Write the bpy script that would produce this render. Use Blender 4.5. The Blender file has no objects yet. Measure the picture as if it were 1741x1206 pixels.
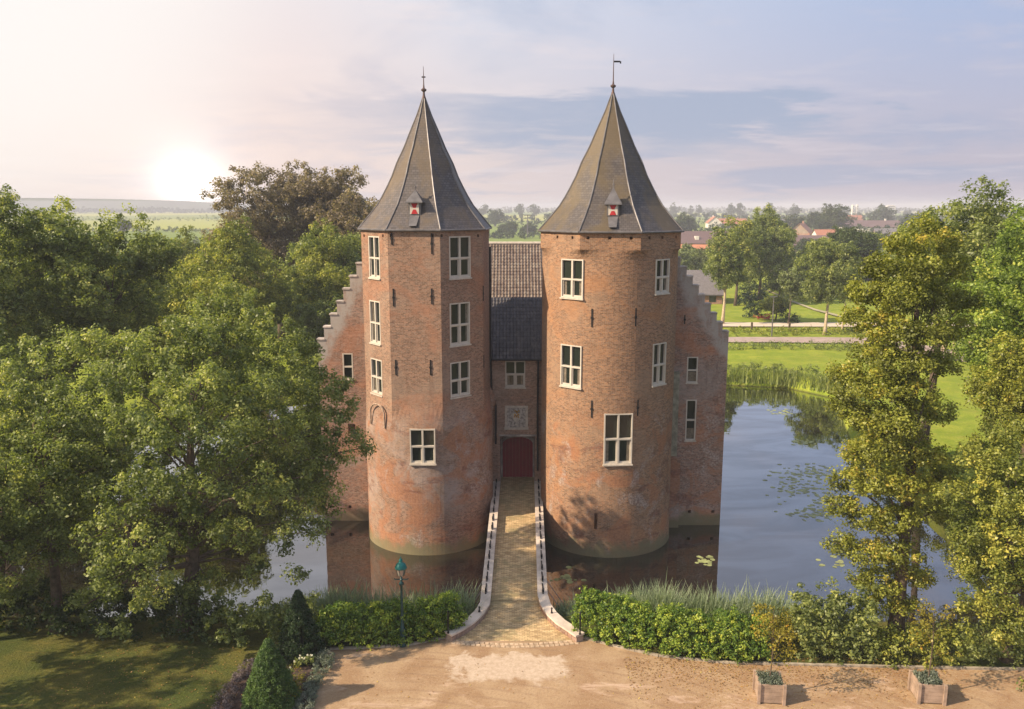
import bpy, bmesh, math, random
import numpy as np
from mathutils import Vector, Matrix
R = math.radians
sc = bpy.context.scene
col = sc.collection
random.seed(7)

# ------------------------------------------------------------------ camera, world, sun, exposure
F, CXP, CYP, PITCH, H = 1400.0, 870.5, 603.0, math.atan(253 / 1400), 20.0
cam = bpy.data.objects.new('camera', bpy.data.cameras.new('camera'))
cam.data.sensor_width = 36; cam.data.lens = 36 * F / 1741
cam.data.clip_start = 0.1; cam.data.clip_end = 20000
cam.location = (0, 0, H); cam.rotation_euler = (R(90) - PITCH, 0, 0)
col.objects.link(cam); sc.camera = cam
SUN_EL, SUN_AZ = R(35), R(-71)          # azimuth of the sun measured from the -Y axis towards -X
sdir = Vector((math.sin(SUN_AZ) * math.cos(SUN_EL), -math.cos(SUN_AZ) * math.cos(SUN_EL), math.sin(SUN_EL)))
sun = bpy.data.objects.new('sun', bpy.data.lights.new('sun', 'SUN'))
sun.data.energy = 5.0; sun.data.angle = R(0.6); sun.data.color = (1.0, 0.79, 0.56)
sun.rotation_euler = sdir.to_track_quat('Z', 'Y').to_euler(); sun.location = (-60, 10, 80)
col.objects.link(sun)
sc.view_settings.view_transform = 'Standard'; sc.view_settings.look = 'None'
sc.view_settings.gamma = 1; sc.view_settings.exposure = 0.70
sc.cycles.max_bounces = 7; sc.cycles.diffuse_bounces = 4; sc.cycles.glossy_bounces = 3
sc.cycles.transmission_bounces = 4; sc.cycles.transparent_max_bounces = 4; sc.cycles.volume_bounces = 0
sc.cycles.use_denoising = True
try: sc.cycles.sample_clamp_indirect = 4
except Exception: pass

class NT:
    """tiny node helper"""
    def __init__(s, tree): s.t = tree; s.n = tree.nodes; s.l = tree.links
    def add(s, typ, **kw):
        nd = s.n.new(typ)
        for k, v in kw.items():
            if k == 'inp':
                for kk, vv in v.items():
                    if isinstance(vv, bpy.types.NodeSocket): s.l.new(vv, nd.inputs[kk])
                    else: nd.inputs[kk].default_value = vv
            else: setattr(nd, k, v)
        return nd
    def math(s, op, a, b=None, c=None, clamp=False):
        nd = s.n.new('ShaderNodeMath'); nd.operation = op; nd.use_clamp = clamp
        for i, v in enumerate((a, b, c)):
            if v is None: continue
            if isinstance(v, bpy.types.NodeSocket): s.l.new(v, nd.inputs[i])
            else: nd.inputs[i].default_value = v
        return nd.outputs[0]
    def mix(s, fac, a, b, blend='MIX'):
        nd = s.n.new('ShaderNodeMix'); nd.data_type = 'RGBA'; nd.blend_type = blend
        for sock, v in ((nd.inputs[0], fac), (nd.inputs[6], a), (nd.inputs[7], b)):
            if isinstance(v, bpy.types.NodeSocket): s.l.new(v, sock)
            elif isinstance(v, (int, float)): sock.default_value = v
            else: sock.default_value = (*v[:3], 1)
        return nd.outputs[2]
    def ramp(s, fac, a, b, lo=0.0, hi=1.0):
        nd = s.n.new('ShaderNodeMapRange'); nd.interpolation_type = 'SMOOTHSTEP'
        s.l.new(fac, nd.inputs[0])
        for i, v in ((1, a), (2, b), (3, lo), (4, hi)): nd.inputs[i].default_value = v
        return nd.outputs[0]
    def noise(s, vec, scale, detail=4, rough=.55, dist=0.0, sx=None):
        if sx is not None:
            m = s.add('ShaderNodeMapping', inp={'Scale': sx}); s.l.new(vec, m.inputs[0]); vec = m.outputs[0]
        nd = s.add('ShaderNodeTexNoise', inp={'Scale': scale, 'Detail': detail, 'Roughness': rough, 'Distortion': dist})
        s.l.new(vec, nd.inputs['Vector']); return nd.outputs[0]

w = bpy.data.worlds.new('World'); sc.world = w; w.use_nodes = True
W = NT(w.node_tree); W.n.clear()
sky = W.add('ShaderNodeTexSky', sky_type='NISHITA', sun_disc=False, sun_elevation=SUN_EL,
            sun_rotation=math.atan2(sdir.x, sdir.y), air_density=1.0, dust_density=2.0, ozone_density=1.5)
tc = W.add('ShaderNodeTexCoord'); sep = W.add('ShaderNodeSeparateXYZ'); W.l.new(tc.outputs['Generated'], sep.inputs[0])
X_, Y_, Z_ = sep.outputs
el = Z_
def ray0(px, py):
    xr, yr = (px - CXP) / F, -(py - CYP) / F
    return (xr, math.cos(PITCH) + yr * math.sin(PITCH), -math.sin(PITCH) + yr * math.cos(PITCH))
rt = W.math('DIVIDE', X_, W.math('MAXIMUM', W.math('ABSOLUTE', Y_), 0.15))
# cloud layer: project the direction on a high flat sheet so that streaks flatten to the horizon
zz = W.math('ADD', W.math('MAXIMUM', Z_, 0.0), 0.10)
comb = W.add('ShaderNodeCombineXYZ')
W.l.new(W.math('DIVIDE', X_, zz), comb.inputs[0]); W.l.new(W.math('DIVIDE', Y_, zz), comb.inputs[1])
n1 = W.noise(comb.outputs[0], 0.55, 6, .55, .6, sx=(1.0, .8, 1))
n2 = W.noise(comb.outputs[0], 2.2, 5, .6, .3, sx=(.7, 1.0, 1))
hi = W.ramp(el, 0.0, 0.26)
rgt = W.ramp(rt, -0.45, 0.62)
low_c = W.mix(rgt, (8.5, 7.0, 6.4), (4.9, 4.5, 5.35))
high_c = W.mix(rgt, (8.3, 8.0, 8.2), (3.9, 4.8, 6.9))
veil = W.mix(hi, low_c, high_c)
blue = W.mix(W.ramp(n1, .50, .64), veil, W.mix(.5, veil, (2.9, 3.8, 5.6)))
warm = W.mix(W.ramp(n2, .50, .72, 0, .5), blue, W.mix(rgt, (9.2, 8.2, 8.0), (6.0, 5.5, 6.2)))
zw = W.math('ADD', Z_, W.math('MULTIPLY', W.math('SUBTRACT', n2, .5), .07)); rw = W.math('ADD', rt, W.math('MULTIPLY', W.math('SUBTRACT', n2, .5), .8))
band = W.math('MULTIPLY', W.math('MULTIPLY', W.ramp(zw, .045, .085), W.ramp(zw, .118, .136, 1, 0)), W.math('MULTIPLY', W.ramp(rw, -.45, .12), W.ramp(rw, .26, .42, 1, 0)))
warm = W.mix(W.math('MULTIPLY', band, .85), warm, (3.6, 4.2, 5.6))
# bright low cloud glare round the low sun-side horizon
g = W.add('ShaderNodeVectorMath', operation='DOT_PRODUCT'); W.l.new(tc.outputs['Generated'], g.inputs[0])
gd = Vector(ray0(325, 322)).normalized(); g.inputs[1].default_value = gd
glow = W.ramp(g.outputs['Value'], 0.93, 1.0)
gq = W.math('ADD', 1.0, W.math('DIVIDE', W.math('SUBTRACT', 1.0, g.outputs['Value']), .00045)); glow2 = W.math('DIVIDE', 1.0, W.math('MULTIPLY', gq, W.math('POWER', gq, .6)))
g3 = W.add('ShaderNodeVectorMath', operation='DOT_PRODUCT'); W.l.new(tc.outputs['Generated'], g3.inputs[0])
g3.inputs[1].default_value = Vector((-0.56, 0.80, 0.26)).normalized()
glow3 = W.ramp(g3.outputs['Value'], 0.93, 0.995)
c1 = W.mix(W.math('MULTIPLY', glow, .5), warm, (9.2, 7.4, 6.8))
c2 = W.mix(W.math('MULTIPLY', glow3, .75), c1, (9.9, 9.5, 9.0))
c3 = W.mix(glow2, c2, (26, 23, 21))
skymix = W.mix(0.93, sky.outputs[0], c3)
bg = W.add('ShaderNodeBackground', inp={'Strength': 0.0685}); W.l.new(skymix, bg.inputs[0])
wo = W.add('ShaderNodeOutputWorld'); W.l.new(bg.outputs[0], wo.inputs[0])

# ------------------------------------------------------------------ projection helpers (photo pixel -> world point)
cp, sp = math.cos(PITCH), math.sin(PITCH)
def ray(px, py):
    xr, yr = (px - CXP) / F, -(py - CYP) / F
    return Vector((xr, cp + yr * sp, -sp + yr * cp))
def gp(px, py, z=0.0):
    d = ray(px, py); t = (z - H) / d.z
    return Vector((d.x * t, d.y * t, z))
def yp(px, py, Y):
    d = ray(px, py); t = Y / d.y
    return Vector((d.x * t, Y, H + d.z * t))

# ------------------------------------------------------------------ object helpers
def tag(o, label=None, cat=None, group=None, kind=None):
    if label: o['label'] = label
    if cat: o['category'] = cat
    if group: o['group'] = group
    if kind: o['kind'] = kind
    return o
def empty(name, loc=(0, 0, 0), **kw):
    o = bpy.data.objects.new(name, None); o.location = loc; o.empty_display_size = .3
    col.objects.link(o); return tag(o, **kw)
def link(name, me, m=None, parent=None, loc=None):
    o = bpy.data.objects.new(name, me); col.objects.link(o)
    if m is not None:
        for mm in (m if isinstance(m, (list, tuple)) else [m]): me.materials.append(mm)
    if parent is not None:
        o.parent = parent
        if loc is None: o.location = -parent_world(parent)
    if loc is not None: o.location = loc
    return o
def parent_world(p):
    v = Vector((0, 0, 0))
    while p is not None: v += p.location; p = p.parent
    return v

class MB:
    """collects shapes in world coordinates, builds ONE mesh object"""
    def __init__(s): s.v = []; s.f = []; s.uv = []; s.mi = []
    def quad(s, pts, uv=None, mi=0):
        i = len(s.v); s.v += [tuple(p) for p in pts]; s.f.append(tuple(range(i, i + len(pts))))
        s.uv.append(uv if uv else [(0, 0)] * len(pts)); s.mi.append(mi)
    def box(s, x0, x1, y0, y1, z0, z1, M=None, mi=0, taper=0.0):
        t = taper
        P = [Vector(p) for p in ((x0, y0, z0), (x1, y0, z0), (x1, y1, z0), (x0, y1, z0),
                                 (x0 + t, y0 + t, z1), (x1 - t, y0 + t, z1), (x1 - t, y1 - t, z1), (x0 + t, y1 - t, z1))]
        fs = ((0, 3, 2, 1), (4, 5, 6, 7), (0, 1, 5, 4), (1, 2, 6, 5), (2, 3, 7, 6), (3, 0, 4, 7))
        ax = (2, 2, 1, 0, 1, 0)
        for f, a in zip(fs, ax):
            q = [P[k] for k in f]
            uv = [((p.x, p.y) if a == 2 else (p.x, p.z) if a == 1 else (p.y, p.z)) for p in q]
            s.quad([(M @ p) if M is not None else p for p in q], uv, mi)
    def tube(s, pts, rad, n=8, mi=0, cap=True):
        pts = [Vector(p) for p in pts]; rs = rad if isinstance(rad, (list, tuple)) else [rad] * len(pts)
        base = len(s.v); k = len(pts)
        for i, p in enumerate(pts):
            d = (pts[min(i + 1, k - 1)] - pts[max(i - 1, 0)]).normalized()
            a = d.cross(Vector((0.31, 0.95, 0.05)))
            if a.length < .1: a = d.cross(Vector((1, 0, 0)))
            a.normalize(); b = d.cross(a)
            for j in range(n):
                th = 2 * math.pi * j / n
                s.v.append(tuple(p + (a * math.cos(th) + b * math.sin(th)) * rs[i]))
        L = 0
        for i in range(k - 1):
            L2 = L + (pts[i + 1] - pts[i]).length
            for j in range(n):
                a0 = base + i * n + j; a1 = base + i * n + (j + 1) % n
                s.f.append((a0, a1, a1 + n, a0 + n)); s.mi.append(mi)
                s.uv.append([(j / n, L), ((j + 1) / n, L), ((j + 1) / n, L2), (j / n, L2)])
            L = L2
        if cap:
            s.f.append(tuple(base + j for j in reversed(range(n)))); s.uv.append([(0, 0)] * n); s.mi.append(mi)
            s.f.append(tuple(base + (k - 1) * n + j for j in range(n))); s.uv.append([(0, 0)] * n); s.mi.append(mi)
    def lathe(s, c, prof, n=16, mi=0, M=None, rot=0.0):
        """prof: list of (r, z)"""
        c = Vector(c); base = len(s.v)
        for (r, z) in prof:
            for j in range(n):
                th = rot + 2 * math.pi * j / n
                s.v.append(tuple(c + Vector((r * math.cos(th), r * math.sin(th), z))))
        for i in range(len(prof) - 1):
            for j in range(n):
                a0 = base + i * n + j; a1 = base + i * n + (j + 1) % n
                s.f.append((a0, a1, a1 + n, a0 + n)); s.mi.append(mi)
                r = max(prof[i][0], prof[i + 1][0])
                s.uv.append([(j * r * .4, prof[i][1]), ((j + 1) * r * .4, prof[i][1]), ((j + 1) * r * .4, prof[i + 1][1]), (j * r * .4, prof[i + 1][1])])
        s.f.append(tuple(base + j for j in reversed(range(n)))); s.uv.append([(0, 0)] * n); s.mi.append(mi)
        s.f.append(tuple(base + (len(prof) - 1) * n + j for j in range(n))); s.uv.append([(0, 0)] * n); s.mi.append(mi)
    def build(s, name, m, parent=None, smooth=False):
        me = bpy.data.meshes.new(name); me.from_pydata(s.v, [], s.f)
        ul = me.uv_layers.new(name='UVMap')
        flat = [c for f in s.uv for uv in f for c in uv]
        ul.data.foreach_set('uv', flat)
        me.polygons.foreach_set('material_index', s.mi)
        if smooth: me.polygons.foreach_set('use_smooth', [True] * len(s.f))
        me.update()
        return link(name, me, m, parent)

def quads_mesh(name, V, tint):
    """V: (N,4,3) numpy array of leaf quads"""
    N = V.shape[0]
    me = bpy.data.meshes.new(name)
    me.vertices.add(N * 4); me.vertices.foreach_set('co', V.reshape(-1).astype(np.float32))
    me.loops.add(N * 4); me.loops.foreach_set('vertex_index', np.arange(N * 4, dtype=np.int32))
    me.polygons.add(N); me.polygons.foreach_set('loop_start', np.arange(0, N * 4, 4, dtype=np.int32))
    a = me.attributes.new('tint', 'FLOAT', 'FACE'); a.data.foreach_set('value', tint.astype(np.float32))
    me.update(); return me

# ------------------------------------------------------------------ materials
def newmat(name):
    m = bpy.data.materials.new(name); m.use_nodes = True; n = NT(m.node_tree); n.n.clear()
    out = n.add('ShaderNodeOutputMaterial'); b = n.add('ShaderNodeBsdfPrincipled')
    n.l.new(b.outputs[0], out.inputs[0]); return m, n, b, out
def simple(name, c, rough=.7, metal=0.0, vary=.15, scale=3.0, spec=.3):
    m, n, b, o = newmat(name)
    t = n.add('ShaderNodeTexCoord')
    nz = n.noise(t.outputs['Object'], scale, 5)
    cc = n.mix(n.ramp(nz, .3, .7), [x * (1 - vary) for x in c], [min(1, x * (1 + vary)) for x in c])
    n.l.new(cc, b.inputs['Base Color']); b.inputs['Roughness'].default_value = rough
    b.inputs['Metallic'].default_value = metal; b.inputs['Specular IOR Level'].default_value = spec
    return m
def bump(n, b, h, strength=.3, dist=.02):
    bp = n.add('ShaderNodeBump', inp={'Strength': strength, 'Distance': dist}); n.l.new(h, bp.inputs['Height'])
    n.l.new(bp.outputs[0], b.inputs['Normal'])

def brick_mat(name, base=(.34, .165, .105), pale=(.44, .33, .27), orange=(.50, .20, .09), dark=(.13, .075, .06),
              pale_amt=.5, orange_amt=.5, dark_amt=.4, slope=None, seed=0.0, lime=None, patch=0.0):
    m, n, b, o = newmat(name)
    tc = n.add('ShaderNodeTexCoord'); ob = n.add('ShaderNodeMapping', inp={'Location': (seed, seed * .7, seed * .3)})
    n.l.new(tc.outputs['Object'], ob.inputs[0]); P = ob.outputs[0]
    br = n.add('ShaderNodeTexBrick', inp={'Scale': 1.0, 'Mortar Size': .012, 'Mortar Smooth': .3, 'Brick Width': .22, 'Row Height': .08,
                                        'Color1': (*[c * 1.4 for c in base], 1), 'Color2': (*[c * .62 for c in base], 1),
                                        'Mortar': (.31, .25, .20, 1), 'Bias': 0.0})
    n.l.new(tc.outputs['UV'], br.inputs['Vector'])
    c = br.outputs[0]
    sp_ = n.noise(tc.outputs['UV'], 7.5, 2, .7)
    c = n.mix(n.ramp(sp_, .52, .66, 0, .65), c, pale)
    sp2 = n.noise(tc.outputs['UV'], 6.3, 2, .7)
    c = n.mix(n.ramp(sp2, .54, .66, 0, .6), c, dark)
    a = n.noise(P, .35, 6, .62, .4)
    c = n.mix(n.ramp(a, .47, .66, 0, pale_amt), c, pale)
    a2 = n.noise(P, .27, 6, .65, .8, sx=(1, 1, 1.4))
    c = n.mix(n.ramp(a2, .50, .66, 0, orange_amt), c, orange)
    a3 = n.noise(P, 1.3, 6, .7, .3, sx=(1, 1, .16))
    c = n.mix(n.ramp(a3, .55, .74, 0, dark_amt), c, dark)
    sx = n.add('ShaderNodeSeparateXYZ'); n.l.new(tc.outputs['Object'], sx.inputs[0]); Z = sx.outputs[2]
    e = n.math('ADD', Z, n.math('MULTIPLY', n.noise(P, 1.3, 4), 1.6))
    # waterline: damp mossy band on the lowest courses
    c = n.mix(n.ramp(e, -.55, .25, .85, 0), c, (.19, .165, .105))
    c = n.mix(n.ramp(n.noise(P, 1.7, 5, .7), .35, .68, .0, .22), c, (.10, .07, .055))
    if lime is not None:          # lime-bloom zone (z0,z1,amount)
        z0, z1, am = lime
        zone = n.math('MULTIPLY', n.ramp(e, z0 - .8, z0 + 1.2), n.ramp(e, z1 - 1, z1 + 1.4, 1, 0))
        f = n.math('MULTIPLY', n.math('MULTIPLY', zone, n.ramp(n.noise(P, .8, 7, .7, .5), .38, .66)), am)
        c = n.mix(f, c, (.42, .36, .34))
    if patch > 0:                 # older, much repaired masonry in the lower storeys
        lowz = n.ramp(e, 6.6, 9.2, patch, 0)
        q1 = n.noise(P, .42, 6, .62, .9); q2 = n.noise(ob.outputs[0], .55, 6, .7, .6, sx=(1.1, .9, .8)); q3 = n.noise(P, .75, 6, .7, .4, sx=(.6, .6, 1.5))
        c = n.mix(n.math('MULTIPLY', n.ramp(q1, .49, .60), n.math('MULTIPLY', lowz, .75)), c, n.mix(n.ramp(sp_, .4, .6), (.40, .19, .10), (.30, .13, .07)))
        c = n.mix(n.math('MULTIPLY', n.ramp(q2, .53, .64), n.math('MULTIPLY', lowz, .7)), c, n.mix(n.ramp(sp_, .4, .62), (.24, .19, .17), (.47, .41, .38)))
        c = n.mix(n.math('MULTIPLY', n.ramp(q3, .54, .66), n.math('MULTIPLY', lowz, .75)), c, n.mix(n.ramp(sp2, .4, .6), (.20, .085, .065), (.11, .055, .045)))
        c = n.mix(n.ramp(e, -.55, .25, .8, 0), c, (.17, .155, .09))
    if slope is not None:         # weathered limestone along the stepped verge (x0, z0, k)
        dd = n.math('SUBTRACT', n.math('SUBTRACT', Z, slope[1]), n.math('MULTIPLY', n.math('ABSOLUTE', n.math('SUBTRACT', sx.outputs[0], slope[0])), slope[2]))
        dd = n.math('ADD', dd, n.math('MULTIPLY', n.math('SUBTRACT', n.noise(P, 1.1, 6, .75), .5), 3.2))
        f = n.math('MULTIPLY', n.ramp(dd, -2.0, -.7, 0, .85), n.ramp(n.noise(P, 2.6, 4, .7, sx=(1, 1, .4)), .30, .55, .35, 1))
        c = n.mix(f, c, (.40, .375, .35))
    n.l.new(c, b.inputs['Base Color']); b.inputs['Roughness'].default_value = .88
    b.inputs['Specular IOR Level'].default_value = .15
    bump(n, b, n.math('ADD', br.outputs[1], n.math('MULTIPLY', sp_, -.6)), .35, .012)
    return m
M_BL = brick_mat('left_tower_brick', base=(.265, .148, .095), pale=(.33, .25, .195), seed=3.0, lime=(1.8, 7.6, .5), patch=.85, orange=(.36, .17, .10))
M_BR = brick_mat('right_tower_brick', base=(.295, .155, .08), pale=(.34, .24, .165), seed=11.0, patch=.8, orange=(.42, .20, .09), orange_amt=.45, dark_amt=.55)
M_BW = brick_mat('wing_brick', base=(.28, .17, .135), pale=(.35, .31, .28), seed=21.0, orange_amt=.35, dark_amt=.55)
M_BG = brick_mat('gate_brick', base=(.36, .22, .16), pale=(.42, .33, .27), seed=31.0, orange_amt=.15)
M_BRIDGE = brick_mat('bridge_side_brick', base=(.25, .14, .10), seed=41.0)
M_HOUSE = brick_mat('house_brick', base=(.36, .17, .12), seed=51.0)

def slate_mat(name, base, moss, moss_amt, seed):
    m, n, b, o = newmat(name)
    tc = n.add('ShaderNodeTexCoord'); mp = n.add('ShaderNodeMapping', inp={'Location': (seed, seed, 0)}); n.l.new(tc.outputs['Object'], mp.inputs[0])
    P = mp.outputs[0]
    br = n.add('ShaderNodeTexBrick', inp={'Scale': 1.0, 'Mortar Size': .012, 'Brick Width': .24, 'Row Height': .16, 'Color1': (*[c * 1.25 for c in base], 1),
                                         'Color2': (*[c * .75 for c in base], 1), 'Mortar': (*[c * .45 for c in base], 1)})
    n.l.new(tc.outputs['UV'], br.inputs['Vector'])
    c = n.mix(n.ramp(n.noise(P, .45, 6, .65, .5, sx=(1, 1, .6)), .40, .62, 0, moss_amt), br.outputs[0], moss)
    c = n.mix(n.ramp(n.noise(P, 1.6, 6, .7, .3, sx=(1, 1, .35)), .56, .7, 0, .4), c, (.18, .14, .095))
    c = n.mix(n.ramp(n.noise(P, 2.3, 4, .7), .62, .72, 0, .5), c, (.035, .035, .03))
    n.l.new(c, b.inputs['Base Color']); b.inputs['Roughness'].default_value = .55; b.inputs['Specular IOR Level'].default_value = .45
    bump(n, b, br.outputs[1], -.3, .012)
    return m
M_SLATE = slate_mat('weathered_slate', (.09, .08, .08), (.12, .088, .052), .75, 2.0)
M_SLATE2 = slate_mat('mossy_slate', (.08, .071, .069), (.11, .082, .042), .8, 9.0)
M_LEAD = simple('lead_flashing', (.15, .145, .15), .45, .3, .25, 2.0)
M_STONE = simple('weathered_stone', (.40, .36, .33), .85, 0, .45, 1.7)
M_COPE = simple('pale_concrete_coping', (.56, .49, .42), .8, 0, .18, 1.5)
M_WHITE = simple('white_painted_wood', (.53, .49, .43), .5, 0, .06, 4)
M_SILL = simple('pale_stone_sill', (.50, .45, .385), .7, 0, .15, 4)
M_IRON = simple('dark_iron', (.025, .025, .028), .55, .6, .2, 6)
M_RED = simple('dark_red_paint', (.23, .018, .024), .5, 0, .15, 2)
M_SHRED = simple('shutter_red', (.42, .025, .03), .5, 0, .1, 5)
M_GOLD = simple('gilding', (.62, .36, .07), .35, .6, .2, 5)
M_TEAL = simple('lamp_green_paint', (.006, .045, .05), .4, .1, .2, 5, .5)
M_TEALR = simple('lamp_roof_verdigris', (.010, .13, .125), .45, .1, .2, 8)
M_BARK = simple('bark', (.10, .075, .055), .9, 0, .4, 3.5)
M_PALEBARK = simple('pale_bark', (.42, .34, .24), .9, 0, .25, 5)
M_WOOD = simple('weathered_planter_wood', (.32, .24, .185), .75, 0, .22, 3)
M_SOIL = simple('bed_soil', (.075, .052, .045), .95, 0, .4, 5)
M_KERB = simple('stone_kerb', (.32, .28, .22), .85, 0, .3, 3)
M_GLASS, n, b, o = newmat('window_glass')
b.inputs['Base Color'].default_value = (.018, .024, .02, 1); b.inputs['Roughness'].default_value = .07; b.inputs['Specular IOR Level'].default_value = .55
nz = n.noise(n.add('ShaderNodeTexCoord').outputs['Object'], .6, 2); bump(n, b, nz, .12, .05)
M_LAMPG, n, b, o = newmat('lamp_glass')
b.inputs['Base Color'].default_value = (.45, .42, .38, 1); b.inputs['Roughness'].default_value = .1; b.inputs['Transmission Weight'].default_value = .55

M_CURT = simple('curtain_behind_glass', (.17, .145, .115), .25, 0, .3, 6, .5)
def tile_mat(name, a, bcol, pale, amt):
    m, n, b, o = newmat(name); tc = n.add('ShaderNodeTexCoord')
    br = n.add('ShaderNodeTexBrick', inp={'Scale': 1.0, 'Mortar Size': .006, 'Brick Width': .24, 'Row Height': .30,
                                         'Color1': (*a, 1), 'Color2': (*bcol, 1), 'Mortar': (*[c * .4 for c in a], 1)})
    n.l.new(tc.outputs['UV'], br.inputs['Vector'])
    c = n.mix(n.ramp(n.noise(tc.outputs['Object'], 1.9, 6, .75), .5, .64, 0, amt), br.outputs[0], pale)
    n.l.new(c, b.inputs['Base Color']); b.inputs['Roughness'].default_value = .6
    return m
M_TILE_D = tile_mat('dark_glazed_pantile', (.045, .045, .055), (.085, .082, .095), (.17, .15, .15), .5)
M_TILE_B = tile_mat('brown_pantile', (.13, .095, .08), (.22, .175, .145), (.27, .24, .20), .7)
M_ROOFS = [tile_mat('purple_brown_roof', (.16, .10, .10), (.12, .08, .08), (.2, .14, .13), .4),
           tile_mat('orange_roof', (.42, .17, .09), (.36, .14, .08), (.45, .25, .16), .4),
           tile_mat('grey_roof', (.17, .16, .17), (.13, .12, .13), (.22, .2, .2), .4)]

def leafmat(name, c_lo, c_hi, c_alt, alt=.12, trans=.35):
    m = bpy.data.materials.new(name); m.use_nodes = True; n = NT(m.node_tree); n.n.clear()
    at = n.add('ShaderNodeAttribute', attribute_name='tint'); t = at.outputs['Fac']
    gcol = n.mix(n.ramp(t, .1, .9), c_lo, c_hi)
    gcol = n.mix(n.ramp(t, 1 - alt, 1.05), gcol, c_alt)
    d = n.add('ShaderNodeBsdfDiffuse'); tr = n.add('ShaderNodeBsdfTranslucent'); gl = n.add('ShaderNodeBsdfGlossy', inp={'Roughness': .45, 'Color': (.9, .95, 1, 1)})
    n.l.new(gcol, d.inputs[0])
    n.l.new(n.mix(1.0, gcol, (1.25, 1.35, .55), 'MULTIPLY'), tr.inputs[0])
    mx = n.add('ShaderNodeMixShader', inp={'Fac': trans}); n.l.new(d.outputs[0], mx.inputs[1]); n.l.new(tr.outputs[0], mx.inputs[2])
    mg = n.add('ShaderNodeMixShader', inp={'Fac': .02}); n.l.new(mx.outputs[0], mg.inputs[1]); n.l.new(gl.outputs[0], mg.inputs[2])
    o = n.add('ShaderNodeOutputMaterial'); n.l.new(mg.outputs[0], o.inputs[0]); return m
L_OAK = leafmat('mid_green_leaves', (.115, .15, .045), (.32, .37, .12), (.50, .50, .15), .25, .45)
L_LIME = leafmat('yellow_green_leaves', (.12, .155, .03), (.37, .39, .075), (.52, .48, .10), .25)
L_OLIVE = leafmat('olive_autumn_leaves', (.13, .15, .025), (.35, .375, .06), (.48, .38, .07), .2)
L_DARK = leafmat('dark_green_leaves', (.03, .055, .018), (.09, .13, .035), (.15, .18, .05), .1)
L_HEDGE = leafmat('bright_hedge_leaves', (.07, .14, .02), (.32, .42, .055), (.52, .54, .08), .3)
L_FRESH = leafmat('fresh_green_leaves', (.10, .155, .03), (.31, .41, .07), (.50, .52, .10), .22, .4)
L_FLARE_BROWN = leafmat('flare_tinted_brown_green_leaves', (.15, .12, .085), (.33, .27, .18), (.40, .32, .22), .15, .42)  # grey-green brown of the leaves, with warm sun-flare haze mixed into the colour
L_REED = leafmat('grey_green_reeds', (.13, .18, .10), (.31, .38, .23), (.42, .46, .29), .1)
L_YEW = leafmat('yew_needles', (.018, .038, .015), (.05, .09, .03), (.08, .13, .04), .1, .15)
L_YEW2 = leafmat('lighter_yew_needles', (.04, .085, .02), (.12, .20, .045), (.18, .25, .06), .15, .2)
L_SILV = leafmat('silver_leaves', (.12, .15, .11), (.25, .29, .23), (.34, .34, .30), .15)
L_PURP = leafmat('mauve_heather', (.09, .07, .08), (.22, .18, .20), (.30, .26, .28), .2)
L_YEL = leafmat('yellowing_leaves', (.16, .15, .02), (.38, .33, .04), (.48, .27, .04), .3)
L_WHITE = leafmat('white_petals', (.7, .68, .62), (.85, .83, .8), (.8, .8, .75), .1)
L_PINK = leafmat('red_flowers', (.45, .06, .07), (.6, .12, .12), (.6, .3, .25), .1)
L_WILLOW = leafmat('willow_leaves', (.12, .15, .05), (.27, .32, .14), (.36, .38, .17), .15)
L_FAR = leafmat('distant_leaves', (.03, .055, .02), (.075, .105, .035), (.12, .13, .04), .1)

# ------------------------------------------------------------------ foliage
def unit(rng, n):
    v = rng.normal(size=(n, 3)); return v / np.linalg.norm(v, axis=1, keepdims=True)
def leafquads(C, Rr, n, size, rng, tint, squash=.85, up=.5, aspect=.6, droop=0.0):
    m = len(C); C = np.repeat(C, n, 0); Rr = np.repeat(Rr, n); T = np.repeat(tint, n)
    N = m * n; d = unit(rng, N); rad = Rr * rng.random(N) ** .5
    P = C + d * rad[:, None] * np.array([1, 1, squash])
    nn = d * .7 + unit(rng, N) * .75; nn[:, 2] += up
    nn /= np.linalg.norm(nn, axis=1, keepdims=True)
    r = unit(rng, N); r[:, 2] -= droop
    t = np.cross(nn, r); t /= np.linalg.norm(t, axis=1, keepdims=True) + 1e-9
    b = np.cross(nn, t)
    Ls = size * (.65 + .7 * rng.random(N)); L = (Ls * .5)[:, None]; Wd = (Ls * .5 * aspect)[:, None]
    bow = nn * L * .25
    V = np.stack([P - t * L, P - b * Wd + bow, P + t * L, P + b * Wd + bow], 1)
    return V, np.clip(T + rng.normal(size=N) * .13, 0, 1)
def crown_quads(lobes, rng, leaf, dens=1.0, per=None, clump=.42, squash=.85, sub=13, droop=0.0, cover=2.6):
    """lobes (k,4): every lobe is broken into small leaf clumps, most of them on its upper outside"""
    Cs, Rs, Ts = [], [], []
    per = per or int(.8 * math.pi * clump ** 2 / (leaf ** 2 * .3))
    for (x, y, z, r) in lobes:
        k = max(5, int(cover * dens * (r / clump) ** 2)); d = unit(rng, k); d[:, 2] += .18
        rr = r * (.45 + .62 * rng.random(k) ** .6)
        Cs.append(np.array([x, y, z]) + d * rr[:, None] * np.array([1, 1, squash]))
        Rs.append(clump * (.6 + .8 * rng.random(k)))
        Ts.append(np.clip(rng.normal(.42, .13) + rng.normal(size=k) * .2 + .12 * d[:, 2], 0, 1))  # upper clumps tinted lighter: light from above put into the leaf colour
    return leafquads(np.concatenate(Cs), np.concatenate(Rs), per, leaf, rng, np.concatenate(Ts), droop=droop)
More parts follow.
